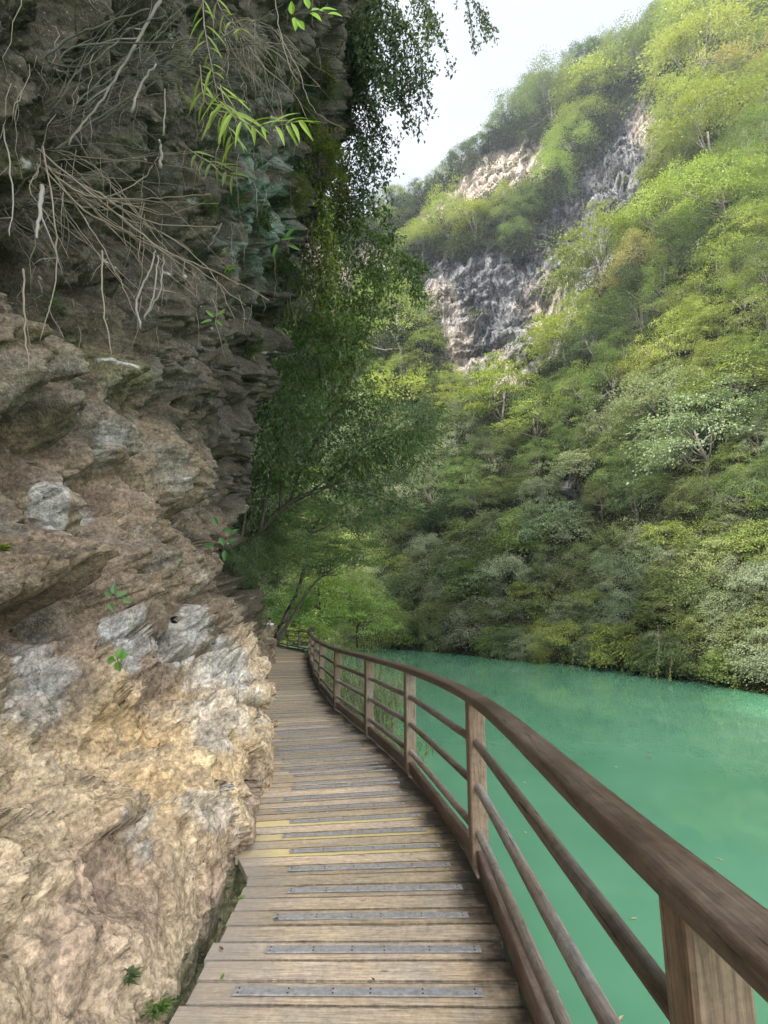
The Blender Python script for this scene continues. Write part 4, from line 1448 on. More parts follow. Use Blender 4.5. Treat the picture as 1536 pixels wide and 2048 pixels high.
def sprig(name, label, cat, pts, Y0, Y1, nleaf, Ln, W, col, stemw=3, down=-.3, group=None, pinn=False, stem_mat=None, seed=0, spread=1.0):
    rr = random.Random(seed)
    path = catmull([at(p[0], p[1], Y0 + (Y1 - Y0) * i / (len(pts) - 1)) for i, p in enumerate(pts)], 8)
    mb = MB(); r0 = stemw * Y0 / F / 2
    mb.tube(path, [r0 * (1 - .7 * i / len(path)) for i in range(len(path))], 5, seed=seed)
    o = mb.build(name, [stem_mat or M_DRY], smooth=True)
    tag(o, label, cat, group)
    mb = MB()
    for i in range(nleaf):
        t = (i + .5) / nleaf
        j = min(int(t * (len(path) - 1)), len(path) - 2)
        p = path[j].lerp(path[j + 1], rr.random())
        d = (path[j + 1] - path[j]).normalized()
        sgn = 1 if i % 2 else -1
        s_ = d.cross(Vector((rr.uniform(-.3, .3), -1, rr.uniform(-.2, .4)))).normalized() * sgn
        dd_ = d * .6 + s_ * spread * rr.uniform(.6, 1) + Vector((0, rr.uniform(-.4, .4), down))
        leaf_big(mb, p, dd_, (rr.uniform(-.4, .4), -1, rr.uniform(.2, .9)), Ln * rr.uniform(.65, 1.2), W * rr.uniform(.75, 1.15), rr.uniform(.1, .4), rnd=rr.uniform(.2, .84))
    lf = mb.build('leaves', [M_LEAFD], o, smooth=False)
    lf.color = tuple(col) + (1,)
    return o
BAM = (.22, .29, .045)
sprig('bamboo_sprig', 'bright yellow green bamboo sprig drooping over dark rock', 'bamboo', [(440, 170), (455, 215), (500, 250), (560, 250), (600, 240)], 2.3, 2.2, 22, .20, .024, BAM, group='bamboo sprigs on the cliff', seed=1, spread=1.2)
sprig('bamboo_sprig', 'upper thin bamboo sprig hanging near the top edge', 'bamboo', [(405, -10), (410, 60), (425, 140), (440, 220)], 2.4, 2.3, 18, .15, .018, (.19, .24, .05), group='bamboo sprigs on the cliff', seed=2)
sprig('bamboo_sprig', 'small bamboo sprig low under the bright bamboo sprig', 'bamboo', [(380, 300), (410, 320), (440, 335), (468, 350)], 2.6, 2.5, 12, .12, .02, (.14, .19, .05), group='bamboo sprigs on the cliff', seed=3)
sprig('bamboo_sprig', 'loose bamboo sprig level with and left of bright sprig', 'bamboo', [(400, 130), (410, 200), (450, 240), (470, 290)], 2.5, 2.4, 16, .17, .02, (.18, .23, .04), group='bamboo sprigs on the cliff', seed=4)
sprig('bamboo_sprig', 'bamboo sprig at top beside the long level branch', 'bamboo', [(430, -10), (445, 25), (470, 50), (485, 60)], 2.5, 2.4, 10, .12, .016, (.19, .22, .04), group='bamboo sprigs on the cliff', seed=5)
def roundleaf(name, label, spots, Y, size, col, seed=0, group=None, cat='plant', asp=.45):
    rr = random.Random(seed)
    o = None
    c0 = at(spots[0][0], spots[0][1], Y)
    mb = MB()
    for (x, y, a) in spots:
        e = at(x, y, Y)
        mb.tube([c0, c0.lerp(e, .5) + Vector((0, 0, .004)), e], .0018, 4)
    o = mb.build(name, [M_BARKD], smooth=True)
    tag(o, label, cat, group)
    mb = MB()
    for (x, y, a) in spots:
        e = at(x, y, Y)
        d = Vector((math.cos(math.radians(a)), rr.uniform(-.3, .3), math.sin(math.radians(a))))
        leaf_big(mb, e, d, (rr.uniform(-.3, .3), -1, .35), size * rr.uniform(.85, 1.15), size * asp, rr.uniform(-.05, .15), segs=6, rnd=rr.uniform(.35, .8))
    lf = mb.build('leaves', [M_LEAFD], o)
    lf.color = tuple(col) + (1,)
    return o
roundleaf('leafy_sprig', 'bright glossy leaves hanging at the top of the picture', [(585, 30, 95), (590, 35, -85), (596, 42, -60), (622, 22, 30), (620, 26, -40), (618, 18, 110), (640, 20, 10), (655, 28, -10)], 1.7, .062, (.22, .36, .03), 4)
roundleaf('rock_plant', 'small three leaved plant on the ochre rock', [(234, 1318, 70), (230, 1322, 170), (236, 1322, -80), (238, 1316, 20)], 2.7, .055, (.10, .20, .05), 5, 'small plants rooted in the rock', asp=.75)
roundleaf('rock_plant', 'small pale plant above the grey mortar patch', [(225, 1190, 160), (232, 1192, 20), (245, 1198, -20), (218, 1205, -60), (228, 1188, 100)], 2.9, .055, (.11, .19, .08), 6, 'small plants rooted in the rock', asp=.6)
roundleaf('rock_plant', 'thin leafed plant in a crack under the canes', [(430, 632, 20), (428, 634, 140), (434, 640, -50), (425, 640, 200), (438, 630, 60)], 4.0, .09, (.13, .22, .05), 7, 'small plants rooted in the rock', asp=.35)
roundleaf('rock_plant', 'dark green sprouting plant beside the cliff corner', [(445, 1060, 0), (440, 1075, -60), (455, 1085, 20), (435, 1050, 120), (460, 1070, 40), (450, 1100, -90), (430, 1090, 180)], 6.2, .13, (.07, .15, .05), 8, 'small plants rooted in the rock', asp=.5)
roundleaf('black_butterfly', 'black leaf like butterfly resting on the pale rock', [(340, 1240, 30), (341, 1242, -15)], 3.6, .06, (.004, .004, .004), 9, cat='butterfly', asp=.4)
roundleaf('rock_plant', 'dark leafed spray on the greenish rock', [(560, 480, 10), (550, 470, 120), (570, 475, 40), (575, 490, -20), (555, 490, -110), (565, 465, 80)], 9, .30, (.09, .18, .04), 10, 'small plants rooted in the rock', asp=.3)
# ferny tufts
def tuft(label, qx, qy, size, col, n, seed, cat='plant', kind_='grass_tuft', Yo=None, w=.05):
    p = cliff_at(qx, qy)
    if p is None: return
    if Yo: p = at(qx, qy, Yo)
    rr = random.Random(seed)
    mb = MB()
    for i in range(n):
        a = rr.uniform(0, 6.28)
        d = (math.cos(a) * .8 + .3, math.sin(a) * .8 - .3, rr.uniform(.2, 1.2))
        b = p + Vector((rr.uniform(-1, 1) * .25, rr.uniform(-1, 1) * .25, rr.uniform(-.3, .3))) * size
        leaf_big(mb, b, d, (0, -.5, 1), size * rr.uniform(.4, 1), size * w * rr.uniform(.7, 1.3), rr.uniform(.3, .7), segs=4, rnd=rr.random() * .84)
    o = mb.build(kind_, [M_LEAFD], None, origin=p)
    o.location = p
    o.color = tuple(col) + (1,)
    tag(o, label, cat, 'tufts growing on the rock')
tuft('feathery green tuft at the rock foot beside boards', 305, 2010, .07, (.10, .17, .035), 60, 1, w=.12)
tuft('smaller mossy tuft on the rock above the feathery one', 262, 1955, .05, (.09, .13, .05), 60, 2, w=.14)
tuft('low green tuft by the corner of the boards', 408, 1925, .04, (.10, .15, .05), 30, 3, w=.14)
tuft('faint feathery tuft on the brown rock at left', 110, 610, .16, (.09, .14, .07), 60, 4, w=.05)
tuft('fern tuft at the cane tips', 455, 545, .22, (.16, .24, .04), 26, 5, w=.10)
tuft('grey green tuft right of the curled cane ends', 470, 410, .3, (.13, .17, .08), 50, 6, w=.06)
tuft('yellow moss tuft at the far left edge', 12, 1095, .05, (.20, .24, .04), 40, 7, w=.2)

# hanging vines against the sky and leafy shrubs on the far cliff edge
def vine(label, pts, Y0, Y1, n, leaf, col, width=.25, seed=0, strands=5, hang=.8, group='vines hanging over the cliff edge', kind_='hanging_vine'):
    rr = random.Random(seed)
    g = np.random.default_rng(seed + 500)
    main = catmull([at(p[0], p[1], Y0 + (Y1 - Y0) * i / (len(pts) - 1)) for i, p in enumerate(pts)], 8)
    mb = MB()
    mb.tube(main, [.018 * (1 - .75 * i / len(main)) for i in range(len(main))], 5, seed=seed)
    pts_all = []
    for s_ in range(strands):
        j = rr.randint(0, len(main) - 4)
        p = main[j]
        q = [p]
        dx, dy = rr.uniform(-.35, .35), rr.uniform(-.35, .35)
        nn_ = rr.randint(5, 10)
        for k_ in range(nn_):
            q.append(q[-1] + Vector((dx * width * .5 + rr.uniform(-.05, .05), dy * width * .5, -hang * width * rr.uniform(.4, .9))))
        mb.tube(q, [.007 * (1 - .7 * i / len(q)) for i in range(len(q))], 4, seed=seed + s_)
        pts_all += q
    pts_all += main
    o = mb.build(kind_, [M_BARKD], smooth=True)
    tag(o, label, 'vine', group)
    A = np.array([tuple(p) for p in pts_all])
    idx = g.integers(0, len(A) - 1, n)
    f_ = g.random(n)[:, None]
    nxt = A[np.minimum(idx + 1, len(A) - 1)]
    far_ = np.linalg.norm(nxt - A[idx], axis=1) > 1.2
    nxt[far_] = A[idx][far_]
    pos = A[idx] * (1 - f_) + nxt * f_ + g.normal(size=(n, 3)) * np.array([.5, .5, .45]) * width * .42
    d = unit(g.normal(size=(n, 3)) * .7 + np.array([0, 0, -.6]))
    nn = unit(g.normal(size=(n, 3)) * .7 + np.array([0, -.4, .5]))
    Lf = leaf * (.6 + .8 * g.random(n))
    V, Fq = leaf_quads(pos, d, nn, Lf, Lf * .5)
    me = npmesh('leaves', V, Fq, {'rnd': ('FLOAT', np.repeat(g.random(n) * .86, 4))})
    lf = link('leaves', me, (M_LEAFD,), o)
    lf.color = tuple(col) + (1,)
    return o
VD = (.052, .076, .030); VM = (.098, .138, .042)
vine('dark leafy vine dangling at far right into open sky', [(900, -60), (930, -20), (960, 20), (985, 60)], 9, 9, 420, .075, VD, .22, 1, 5)
vine('thin leafy vine tip reaching lowest into open sky', [(920, -40), (938, 20), (945, 70), (948, 105)], 9, 9, 170, .07, VD, .13, 2, 3)
vl = ['topmost', 'second', 'third', 'fourth', 'fifth', 'sixth', 'seventh', 'eighth', 'ninth', 'tenth', 'eleventh', 'twelfth', 'thirteenth', 'fourteenth', 'fifteenth', 'sixteenth']
vv = [
 ([(720, -60), (760, -10), (800, 40), (830, 90)], 10, 2600, .5, VD), ([(730, -20), (770, 50), (800, 110), (835, 190)], 10, 2200, .42, VD),
 ([(700, 40), (745, 90), (780, 150), (815, 215)], 10.5, 2200, .42, VD), ([(760, -60), (810, -30), (850, 0), (870, 60)], 10, 1500, .38, VD),
 ([(690, 130), (730, 180), (755, 240), (790, 290)], 11, 2200, .42, VD), ([(680, 200), (715, 260), (740, 320), (790, 340)], 11, 2000, .42, VD),
 ([(650, 260), (690, 330), (730, 390), (770, 440)], 11.5, 2600, .5, VM), ([(640, 340), (700, 420), (750, 470), (800, 480)], 11.5, 2400, .45, VM),
 ([(700, 440), (760, 490), (820, 520), (865, 540)], 11, 1700, .35, (.075, .12, .03)), ([(630, 450), (690, 500), (740, 540), (770, 560)], 12, 2400, .5, VM),
 ([(610, 560), (650, 590), (700, 610), (740, 600)], 12.5, 2400, .55, VM), ([(640, 100), (690, 110), (730, 130), (760, 160)], 10.5, 1500, .4, VD),
 ([(600, 640), (650, 660), (700, 680), (735, 660)], 13, 2400, .6, VM), ([(820, 60), (840, 110), (850, 160), (860, 200)], 10, 420, .25, VD),
 ([(640, 300), (650, 380), (650, 450), (660, 540)], 10.5, 1500, .4, (.13, .16, .03)), ([(600, 420), (625, 480), (640, 540), (650, 600)], 11, 1300, .4, (.11, .13, .035)),
]
for i, (pts, Y, n, wdt, c) in enumerate(vv):
    cname = 'dark leafy' if c == VD else 'green leafy' if c == VM else 'bright green' if i == 8 else 'yellowish'
    vine(f'{cname} vine spilling from the cliff edge, {vl[i]} going down' if i not in (13,) else 'sparse vine with single leaves right of the dark curtain', pts, Y, Y, int(n * .66), .105, c, wdt, 30 + i, 9)

# leafy shrubs and the leaning tree between cliff and river
def put_local(kind, part, var, pos, size, col, label, group, cat='tree', rz=0, mat=None, squash=1):
    cm, tm = var
    root = empty(kind, pos)
    root.rotation_euler = (0, 0, rz)
    root.scale = (size, size, size * squash)
    c_ = link('crown' if part == 'trunk' else 'foliage', cm, (), root)
    c_.color = tuple(min(q * 1.9, .5) for q in col) + (1,)
    h = .9 if part == 'trunk' else .45
    c_.location = (0, 0, h)
    t_ = link(part, tm, (), root); t_.location = (0, 0, h)
    tag(root, label, cat, group)
    return root
NB = []
for i, sp in enumerate([
 dict(seed=51, nclump=110, per=130, leaf=.050, asp=.42, flat=.5, shape=(1, 1, .9), spray=.30, low=-.9, shell=.35, hang=.3, mat=M_LEAFD),
 dict(seed=52, nclump=90, per=150, leaf=.060, asp=.25, flat=.6, shape=(1, 1, 1), spray=.32, low=-.9, shell=.3, hang=.7, mat=M_LEAFD),
]):
    cm, cen = crown_mesh('crown', **sp)
    NB.append((cm, trunk_mesh('stem', 170 + i, cen, depth=.8, rad=.03, n=14, mat=M_BARKD)))
for i, sp in enumerate([
 dict(seed=53, nclump=55, per=60, leaf=.13, asp=.45, flat=.4, shape=(1, 1, 1), spray=.36, low=-.8, shell=.3, mat=M_LEAFD),
 dict(seed=54, nclump=60, per=120, leaf=.062, asp=.5, flat=.25, shape=(1.1, 1.1, .95), spray=.36, low=-.4, shell=.45, mat=M_LEAFD),
]):
    cm, cen = crown_mesh('crown', **sp)
    NB.append((cm, trunk_mesh('stem', 180 + i, cen, depth=.8, rad=.03, n=14, mat=M_BARKD)))
# the leaning tree
lt = empty('leaning_tree', at(470, 1120, 14.5))
tag(lt, 'dark trunked tree leaning out from the cliff over the railing', 'tree')
def local(o, pts): return [Vector(p) - o.location for p in pts]
mb = MB()
mp = jit([at(462, 1160, 14.8), at(480, 1100, 14.5), at(520, 1060, 14.2), at(580, 1005, 14), at(650, 975, 13.8), at(700, 960, 13.8)], .02, 3)
mb.tube(local(lt, mp), [.11 * (1 - .65 * i / len(mp)) for i in range(len(mp))], 8, wob=.08, seed=2)
lim = [([(520, 1060), (540, 950), (570, 850), (620, 780)], .05), ([(580, 1005), (620, 900), (680, 820), (740, 790)], .045), ([(650, 975), (720, 900), (780, 870), (850, 860)], .04),
       ([(650, 975), (740, 990), (800, 1010)], .035), ([(560, 1020), (560, 900), (530, 800)], .04), ([(600, 1000), (700, 930), (800, 900)], .03), ([(480, 1100), (500, 960), (520, 880), (560, 760)], .05)]
tips = []
for i, (pts, r0) in enumerate(lim):
    q = jit([at(a, b, 14 - .25 * j + (i % 3 - 1) * .4) for j, (a, b) in enumerate(pts)], .02, 60 + i)
    mb.tube(local(lt, q), [r0 * (1 - .7 * k_ / len(q)) for k_ in range(len(q))], 6, seed=i)
    for j in range(4, len(q), 2): tips.append(q[j])
mb.build('trunk', [M_BARKD], lt, smooth=True)
g = np.random.default_rng(5)
ce = []
for (x, y) in [(500, 960), (520, 900), (560, 830), (600, 760), (640, 740), (640, 820), (700, 830), (760, 800), (850, 840), (820, 870), (740, 870), (660, 890), (600, 900), (560, 960), (620, 950), (700, 930), (780, 930), (840, 920), (500, 930), (470, 940), (530, 980), (600, 700), (720, 990), (480, 1000)]:
    for _ in range(3):
        ce.append(tuple(at(x + g.normal() * 22, y + g.normal() * 20, 13.8 + g.normal() * .8)))
ce = np.array(ce + [tuple(t_) for t_ in tips])
per = 130
q = g.normal(size=(len(ce), per, 3)) * np.array([.42, .42, .16])
pos = ce[:, None] + q
pos[..., 2] -= (q[..., 0] ** 2 + q[..., 1] ** 2) * .25
n = pos.shape[0] * per
d = unit(q.reshape(-1, 3) + g.normal(size=(n, 3)) * .3 + np.array([0, 0, -.35]))
nn = unit(g.normal(size=(n, 3)) * .4 + np.array([0, -.1, 1]))
Lf = .125 * (.6 + .8 * g.random(n))
V, Fq = leaf_quads(pos.reshape(-1, 3) - np.array(lt.location), d, nn, Lf, Lf * .38)
me = npmesh('crown', V, Fq, {'rnd': ('FLOAT', np.repeat(np.clip(g.random(n) * .6 + np.repeat(g.random(len(ce)), per) * .26, 0, 1), 4))})
c_ = link('crown', me, (M_LEAFD,), lt); c_.color = (.085, .128, .045, 1)

DK = (.050, .070, .030)
loc = [
 (505, 1150, 17, 1.5, 1, DK, 'dark fine leafed bush against the cliff, highest above person'),
 (555, 1110, 24, 1.8, 1, (.065, .088, .036), 'dark bamboo like bush right of the cliff above railing'),
 (500, 1070, 15, 1.2, 0, DK, 'dark bush growing behind the leaning trunk'),
 (640, 1130, 46, 3.4, 1, (.11, .135, .05), 'feathery bush above the far railing corner'),
 (575, 1225, 45, 2.6, 1, (.09, .14, .04), 'feathery bush directly behind the far railing'),
 (640, 1215, 48, 3.2, 0, (.13, .18, .045), 'light bush behind the far railing corner'),
 (715, 1240, 52, 3.2, 0, (.12, .165, .05), 'rounded bush behind the railing where water begins'),
 (478, 1225, 18, .8, 0, DK, 'low dark bush on top of the mossy boulder'),
 (600, 1262, 47, 2.2, 0, (.17, .21, .05), 'bright bush seen through the far railing bars'),
 (520, 1000, 20, 1.7, 0, (.055, .078, .03), 'dark bush filling the gap behind the leaning trunk'),
 (640, 700, 15, 1.2, 0, (.06, .10, .03), 'round leafy bush on cliff face below the vines'),
 (600, 620, 14, .9, 0, (.055, .085, .028), 'small dark bush tucked under the vine curtain'),
 (665, 640, 15.5, .9, 0, (.08, .125, .035), 'leafy bush at the cliff edge beside hillside'),
 (570, 800, 17, 1.5, 0, (.055, .09, .028), 'dark bush behind the leaning tree crown'),
 (468, 1120, 13, .6, 0, DK, 'ivy like bush close to the cliff corner'),
 (700, 1190, 54, 3.4, 1, (.13, .155, .06), 'large feathery bush on the river bend'),
 (640, 560, 13, .7, 0, (.06, .10, .03), 'small leafy clump hanging off the cliff edge'),
]
for i, (x, y, Y, s_, v, c, lab) in enumerate(loc):
    p = at(x, y, Y)
    put_local('riverside_bush', 'stem', NB[3 if (v == 1 or Y > 19) else v], p - Vector((0, 0, s_ * .45)), s_, c, lab, 'dark bushes between the cliff and the river', 'bush', R.uniform(0, 6))
for i, (x, y, s_, c, lab) in enumerate([
 (640, 330, .34, (.10, .14, .03), 'yellowish leafy clump on dark rock under the wiry vine'),
 (520, 470, .22, (.06, .10, .03), 'small dark leafed clump on the greenish rock'),
 (600, 250, .25, (.05, .085, .03), 'leafy clump high on the dark rock edge'),
 (560, 560, .25, (.05, .09, .03), 'leafy clump low on the dark shaded rock'),
 (640, 180, .26, (.055, .085, .028), 'leafy clump near the top of the dark rock'),
 (500, 700, .16, (.06, .10, .03), 'tiny leafy clump between the two cliff corners'),
 (700, 100, .34, (.05, .08, .028), 'leafy clump where the dark rock meets the sky'),
 (420, 420, .12, (.08, .12, .045), 'tiny grey green clump near the cane tips'),
 (590, 400, .22, (.085, .12, .03), 'leafy clump right of the greenish rock'),
 (540, 130, .14, (.05, .08, .028), 'small shaded clump right of the thin upper sprig'),
 (660, 420, .36, (.10, .13, .03), 'olive leafed clump halfway up the dark rock edge')]):
    p = cliff_at(x, y, 8)
    if p is None: continue
    k_ = max(p.y / 9, .4)
    put_local('cliff_plant', 'stem', NB[2], p + Vector((.03, -.04, -s_ * k_ * .3)), s_ * k_ * 1.5, tuple(q * w__ for q, w__ in zip(c, (.52, .42, .5))), lab, 'leafy clumps on the dark rock', 'plant', R.uniform(0, 6))
# slim leaning trunks at the far end of the walkway
for i, (pts, Y, rd, lab) in enumerate([
 ([(548, 1285), (570, 1235), (600, 1170), (612, 1110), (625, 1060)], 25.5, .13, 'slim dark tree leaning right beyond the walkway bend'),
 ([(555, 1280), (590, 1225), (625, 1170), (660, 1140)], 27, .10, 'slimmer tree leaning lower over the far railing'),
 ([(478, 1290), (483, 1220), (484, 1180)], 21, .07, 'thin reddish upright trunk beside the mossy boulder')]):
    o = empty('leaning_trunk_tree', at(pts[0][0], pts[0][1], Y))
    tag(o, lab, 'tree', 'slim trees at the walkway bend')
    mb = MB()
    q = jit([at(a, b, Y + j * .3) for j, (a, b) in enumerate(pts)], .03, 80 + i)
    mb.tube(local(o, q), [rd * (1 - .6 * k_ / len(q)) for k_ in range(len(q))], 7, seed=i)
    for k_ in range(6):
        j = R.randint(len(q) // 2, len(q) - 1)
        e = q[j] + Vector((R.uniform(-.6, 1.6), R.uniform(-1, 1), R.uniform(.4, 1.6)))
        mb.tube(local(o, [q[j], q[j].lerp(e, .5) + Vector((.1, 0, -.1)), e]), [rd * .3, rd * .2, rd * .06], 5, seed=k_)
    mb.build('trunk', [M_BARKD], o, smooth=True)
    if i < 2:
        cr = link('crown', NB[3][0], (), o)
        cr.location = q[-1] - o.location + Vector((.3, 0, .6)); cr.scale = (2.2, 2.2, 1.3); cr.color = (.09, .13, .045, 1)

# willowy reeds in the water behind the railing
def reeds(label, x, y, h, r, n, col, seed):
    rr = random.Random(seed)
    mb = MB()
    base = Vector((x, y, WATER))
    st = MB()
    for i in range(n // 14):
        a = rr.uniform(0, 6.28); q_ = rr.random() ** .5 * r
        b = base + Vector((math.cos(a) * q_ * .6, math.sin(a) * q_ * .6, 0))
        tp = base + Vector((math.cos(a) * q_ * 1.3, math.sin(a) * q_ * 1.3, h * rr.uniform(.55, 1.05)))
        path = catmull([b, b.lerp(tp, .5) + Vector((0, 0, h * .1)), tp], 5)
        st.tube(path, [.010 * (1 - .7 * k_ / len(path)) for k_ in range(len(path))], 4, seed=i)
        for k_ in range(14):
            t = rr.uniform(.25, 1)
            p = path[min(int(t * (len(path) - 1)), len(path) - 1)]
            d = (rr.uniform(-1, 1), rr.uniform(-1, 1), rr.uniform(-.7, .7))
            leaf_big(mb, p + Vector((rr.uniform(-.05, .05), rr.uniform(-.05, .05), rr.uniform(-.1, .1))), d, (0, 0, 1), rr.uniform(.14, .3), .022, rr.uniform(.2, .5), segs=3, rnd=rr.random() * .85)
    o = st.build('willow_shrub', [M_DRY], None, True, origin=base)
    o.location = base
    tag(o, label, 'shrub', 'willowy shrubs in the water behind the railing')
    lf = mb.build('leaves', [M_LEAFD], o, origin=base)
    lf.color = tuple(col) + (1,)
reeds('willowy shrub in the water behind the third and fourth posts', -.25, 12.5, 1.95, .75, 1400, (.16, .24, .08), 1)
reeds('willowy shrub farther along behind the railing curve', -.85, 17.0, 1.9, .9, 1200, (.15, .22, .07), 2)
reeds('low willowy shrub nearest the camera below the railing', .15, 9.6, 1.05, .6, 800, (.16, .24, .08), 3)
reeds('distant willowy shrub at the railing corner', -2.6, 23, 1.9, 1.0, 1000, (.15, .21, .07), 4)

# vines trailing from the far bank into the water
for i, (x, y0, y1) in enumerate([(982, 1288, 1310), (1043, 1285, 1325), (1144, 1312, 1338), (1180, 1312, 1340), (1314, 1280, 1365), (1340, 1330, 1362), (1434, 1330, 1370), (1018, 1298, 1318)]):
    m, s = ms(x, y1)
    Y = (WATER + .08 - CAMZ) / s - .3
    a = at(x + 2, y0 - 30, Y + .6); b = at(x, y1, Y)
    q = catmull([a, a.lerp(b, .4) + Vector((.05, 0, 0)), a.lerp(b, .7), b], 6)
    mb = MB(); mb.tube(q, .008, 4)
    o = mb.build('trailing_vine', [M_DRY], smooth=True)
    tag(o, f'yellow leafed vine trailing to the water, {ordn(sorted([982, 1043, 1144, 1180, 1314, 1340, 1434, 1018]).index(x))} from the left', 'vine', 'vines trailing from the far bank')
    mb = MB()
    for k_ in range(36):
        p = q[R.randrange(4, len(q))]
        leaf_big(mb, p + Vector((R.uniform(-.05, .05), R.uniform(-.05, .05), R.uniform(-.1, .1))), (R.uniform(-1, 1), R.uniform(-1, 1), -.6), (0, -1, .3), .08, .04, .2, segs=3, rnd=R.random() * .8)
    lf = mb.build('leaves', [M_LEAFD], o); lf.color = (.24, .27, .06, 1)

# floating leaves and boards leaves
def flat_leaf(name, label, p, ln_, w_, ang, col, group, n=(0, 0, 1)):
    mb = MB(); leaf_big(mb, Vector((0, 0, .004)), (math.cos(ang), math.sin(ang), .02), n, ln_, w_, -.06, segs=6, rnd=.6)
    o = mb.build(name, [M_LEAFD]); o.location = p; o.color = tuple(col) + (1,)
    tag(o, label, 'leaf', group)
def on_water(x, y):
    m, s = ms(x, y); Y = (WATER - CAMZ) / s
    return Vector((m * Y, Y, WATER + .004))
def on_deck(x, y):
    m, s = ms(x, y); Y = (0 - CAMZ) / s
    return Vector((m * Y, Y, .006))
flat_leaf('floating_leaf', 'large yellow brown leaf floating in mid water', on_water(1303, 1518), .17, .06, 1.9, (.25, .20, .03), 'leaves floating on the water')
for i, (x, y, lab) in enumerate([(1052, 1567, 'tiny leaf floating just right of the tall post'), (1052, 1668, 'small brown leaf floating between the upper bars'), (1262, 1840, 'small brown leaf floating below the handrail'), (1238, 2044, 'pale leaf floating at the bottom edge'), (1236, 1535, 'tiny pale fleck floating left of the large leaf'), (1118, 1988, 'tiny white fleck floating low between the bars'), (1446, 1722, 'tiny white fleck floating right of the handrail')]):
    flat_leaf('floating_leaf', lab, on_water(x, y), .07, .025, R.uniform(0, 3), (.45, .38, .2), 'leaves floating on the water')
flat_leaf('fallen_leaf', 'green leaf lying on boards beside the rock edge', on_deck(476, 1800), .045, .03, .3, (.16, .28, .05), 'leaves fallen on the boards')
flat_leaf('fallen_leaf', 'small green leaf upright at the nearest strip end', on_deck(441, 1965), .04, .014, 1.5, (.14, .22, .05), 'leaves fallen on the boards')
flat_leaf('fallen_leaf', 'dry brown leaf lying near the deck corner', on_deck(446, 1905), .035, .014, 2.4, (.12, .07, .03), 'leaves fallen on the boards')

for i in range(22):
    l_ = 3.2 + i * .45 + R.uniform(0, .3)
    e = edge(l_); hd_ = heading(l_); left = Vector((-hd_.y, hd_.x, 0))
    p = e + left * (R.choice([R.uniform(.08, .3), R.uniform(.9, 1.35), R.uniform(.1, 1.35)])) + Vector((0, 0, .006))
    flat_leaf('leaf_scrap', f'tiny dry leaf scrap on the boards, {ordn(i)} going away from the viewer', p, R.uniform(.018, .036), R.uniform(.008, .014), R.uniform(0, 6), R.choice([(.10, .06, .025), (.16, .11, .04), (.07, .05, .03)]), 'dry leaf scraps on the boards')
# small dark notice board on the far railing
sg = empty('notice_board', (-3.0, 22.3, 1.03))
tag(sg, 'small dark tilted notice board on top of the far railing', 'sign')
mb = MB(); mb.box((0, 0, .09), .18, .05, .05, (0, 0, 1), ch=.005); mb.build('support', M_RAIL, sg)
mb = MB(); mb.box((0, .02, .17), .27, .22, .03, (1, 0, 0), ch=.004, up=(0, -.75, .66)); mb.build('board', mat_plain('board_dark', (.035, .03, .028), .4, .2, 30), sg)

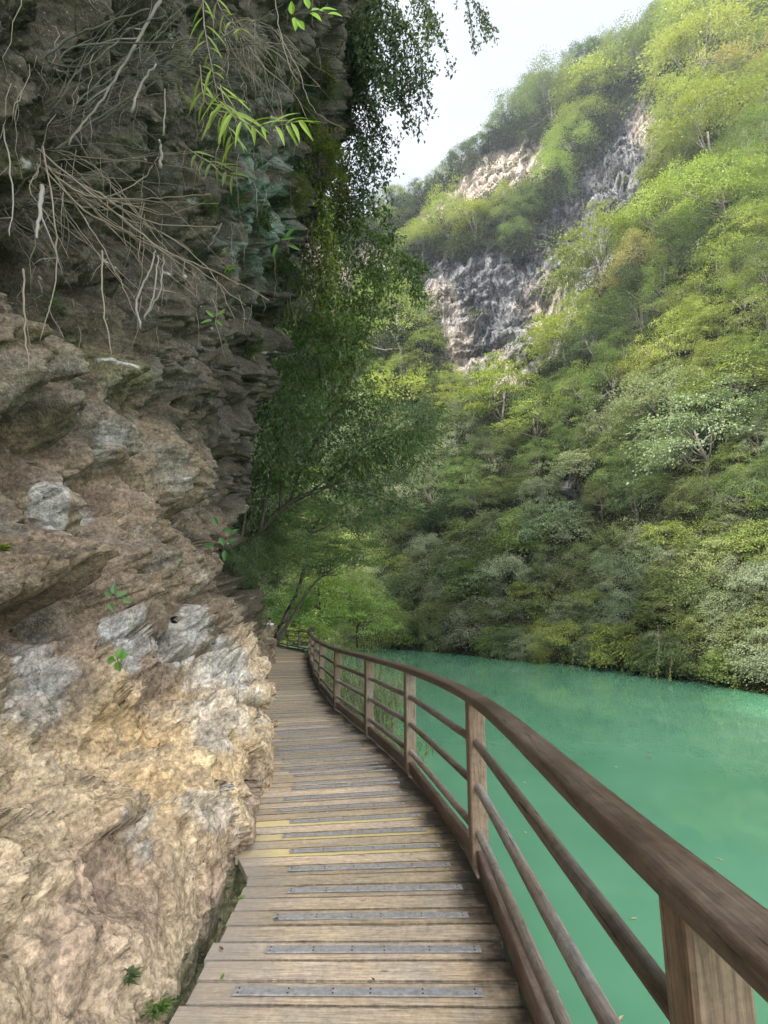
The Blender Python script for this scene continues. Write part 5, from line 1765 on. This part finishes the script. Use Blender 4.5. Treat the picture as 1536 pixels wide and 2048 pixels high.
# ------------------------------------------------------------ the walker at the far end
def person():
    Y = 30.2
    x = ms(537, 1290)[0] * Y
    root = empty('person', (x, Y, 0))
    tag(root, 'person in white shirt and dark trousers walking at far bend', 'person')
    skin = mat_plain('skin', (.45, .28, .20), .6, .05, 10)
    shirt = mat_plain('white_shirt', (.68, .69, .76), .8, .06, 25)
    trou = mat_plain('dark_trousers', (.03, .032, .045), .8, .1, 25)
    hair = mat_plain('dark_hair', (.012, .01, .009), .5, .2, 40)
    def skinned(name, verts, edges, radii, mat, sub=2, rootv=0):
        me = bpy.data.meshes.new(name)
        me.from_pydata(verts, edges, [])
        o = link(name, me, (mat,), root)
        md = o.modifiers.new('Skin', 'SKIN')
        md.use_smooth_shade = True
        for i, r_ in enumerate(radii):
            sv = me.skin_vertices[0].data[i]
            sv.radius = (r_, r_) if not isinstance(r_, tuple) else r_
            sv.use_root = (i == rootv)
        ss = o.modifiers.new('Sub', 'SUBSURF'); ss.levels = sub; ss.render_levels = sub
        return o
    v = [(0, 0, .92), (0, 0, 1.05), (0, 0, 1.2), (0, 0, 1.36), (0, 0, 1.46), (0, -.01, 1.52), (0, -.015, 1.60), (0, -.015, 1.68),
         (-.10, 0, .88), (-.11, -.06, .50), (-.11, .02, .09), (-.11, -.11, .045),
         (.10, 0, .88), (.11, .10, .50), (.11, .24, .12), (.11, .14, .045),
         (-.17, 0, 1.38), (-.22, .03, 1.10), (-.22, -.04, .87), (-.22, -.06, .80),
         (.17, 0, 1.38), (.22, -.04, 1.10), (.22, -.14, .90), (.22, -.17, .83)]
    e = [(0, 1), (1, 2), (2, 3), (3, 4), (4, 5), (5, 6), (6, 7), (0, 8), (8, 9), (9, 10), (10, 11), (0, 12), (12, 13), (13, 14), (14, 15), (3, 16), (16, 17), (17, 18), (18, 19), (3, 20), (20, 21), (21, 22), (22, 23)]
    r_ = [.13, .115, .12, .13, .055, .055, .085, .07, .085, .058, .04, .03, .085, .058, .04, .03, .055, .04, .028, .03, .055, .04, .028, .03]
    for hb in (19, 23):
        b = v[hb]
        s_ = -1 if hb == 19 else 1
        for q in range(4):
            n0 = len(v)
            v.append((b[0] + s_ * .008, b[1] - .03 + q * .02, b[2] - .055 - (.012 if q in (1, 2) else 0)))
            v.append((b[0] - s_ * .008, b[1] - .032 + q * .02, b[2] - .09 - (.012 if q in (1, 2) else 0)))
            e += [(hb, n0), (n0, n0 + 1)]; r_ += [.009, .0075]
        n0 = len(v); v.append((b[0] - s_ * .01, b[1] - .045, b[2] - .03)); e.append((hb, n0)); r_.append(.009)
    skinned('body', v, e, r_, skin)
    skinned('shirt', [(0, 0, .90), (0, 0, 1.05), (0, 0, 1.22), (0, 0, 1.37), (0, 0, 1.455), (-.17, 0, 1.38), (-.225, .035, 1.10), (.17, 0, 1.38), (.225, -.04, 1.10)],
            [(0, 1), (1, 2), (2, 3), (3, 4), (3, 5), (5, 6), (3, 7), (7, 8)], [.165, .145, .15, .16, .075, .078, .062, .078, .062], shirt)
    skinned('trousers', [(0, 0, .93), (-.10, 0, .84), (-.11, -.06, .50), (-.11, .02, .13), (.10, 0, .84), (.11, .10, .50), (.11, .235, .16)],
            [(0, 1), (1, 2), (2, 3), (0, 4), (4, 5), (5, 6)], [.14, .105, .078, .06, .105, .078, .06], trou)
    skinned('hair', [(0, .015, 1.62), (0, .015, 1.70), (0, .0, 1.725)], [(0, 1), (1, 2)], [.09, .085, .06], hair)
    skinned('shoe', [(-.11, .03, .05), (-.11, -.12, .04)], [(0, 1)], [.05, .045], hair, 1)
    skinned('shoe', [(.11, .25, .08), (.11, .13, .045)], [(0, 1)], [.05, .045], hair, 1)
    # face: nose, eyes, mouth, ears in one small mesh each
    mb = MB()
    mb.box((0, -.105, 1.60), .035, .022, .025, (0, -.3, 1), ch=.004)
    for s_ in (-1, 1): mb.box((s_ * .083, -.01, 1.605), .05, .015, .03, (0, 0, 1), ch=.004)
    mb.build('nose_and_ears', skin, root)
    mb = MB()
    for s_ in (-1, 1): mb.box((s_ * .03, -.095, 1.625), .02, .01, .008, (1, 0, 0))
    mb.build('eyes', hair, root)
    mb = MB(); mb.box((0, -.097, 1.56), .04, .01, .008, (1, 0, 0)); mb.build('mouth', mat_plain('lips', (.3, .1, .09)), root)
    root.rotation_euler = (0, 0, math.radians(200))
person()

# ------------------------------------------------------------ the moist air of the gorge
zt_ = max(float(ALL[:, :, 2].max()), float(AG[:, :, 2].max())) + 12
mb = MB()
mb.add([(-330, -70, -3.9), (330, -70, -3.9), (330, 330, -3.9), (-330, 330, -3.9), (-330, -70, zt_), (330, -70, zt_), (330, 330, zt_), (-330, 330, zt_)],
       [(0, 3, 2, 1), (4, 5, 6, 7), (0, 1, 5, 4), (1, 2, 6, 5), (2, 3, 7, 6), (3, 0, 4, 7)])
t = NT('haze_air')
vol = t.n('ShaderNodeVolumePrincipled', {'Color': (.80, .88, 1.0, 1), 'Density': HAZE, 'Anisotropy': 0.2})
t.t.links.new(vol.outputs[0], t.out.inputs['Volume'])
o = mb.build('haze', t.m)
tag(o, 'thin bluish haze filling the gorge', 'haze', kind='stuff')
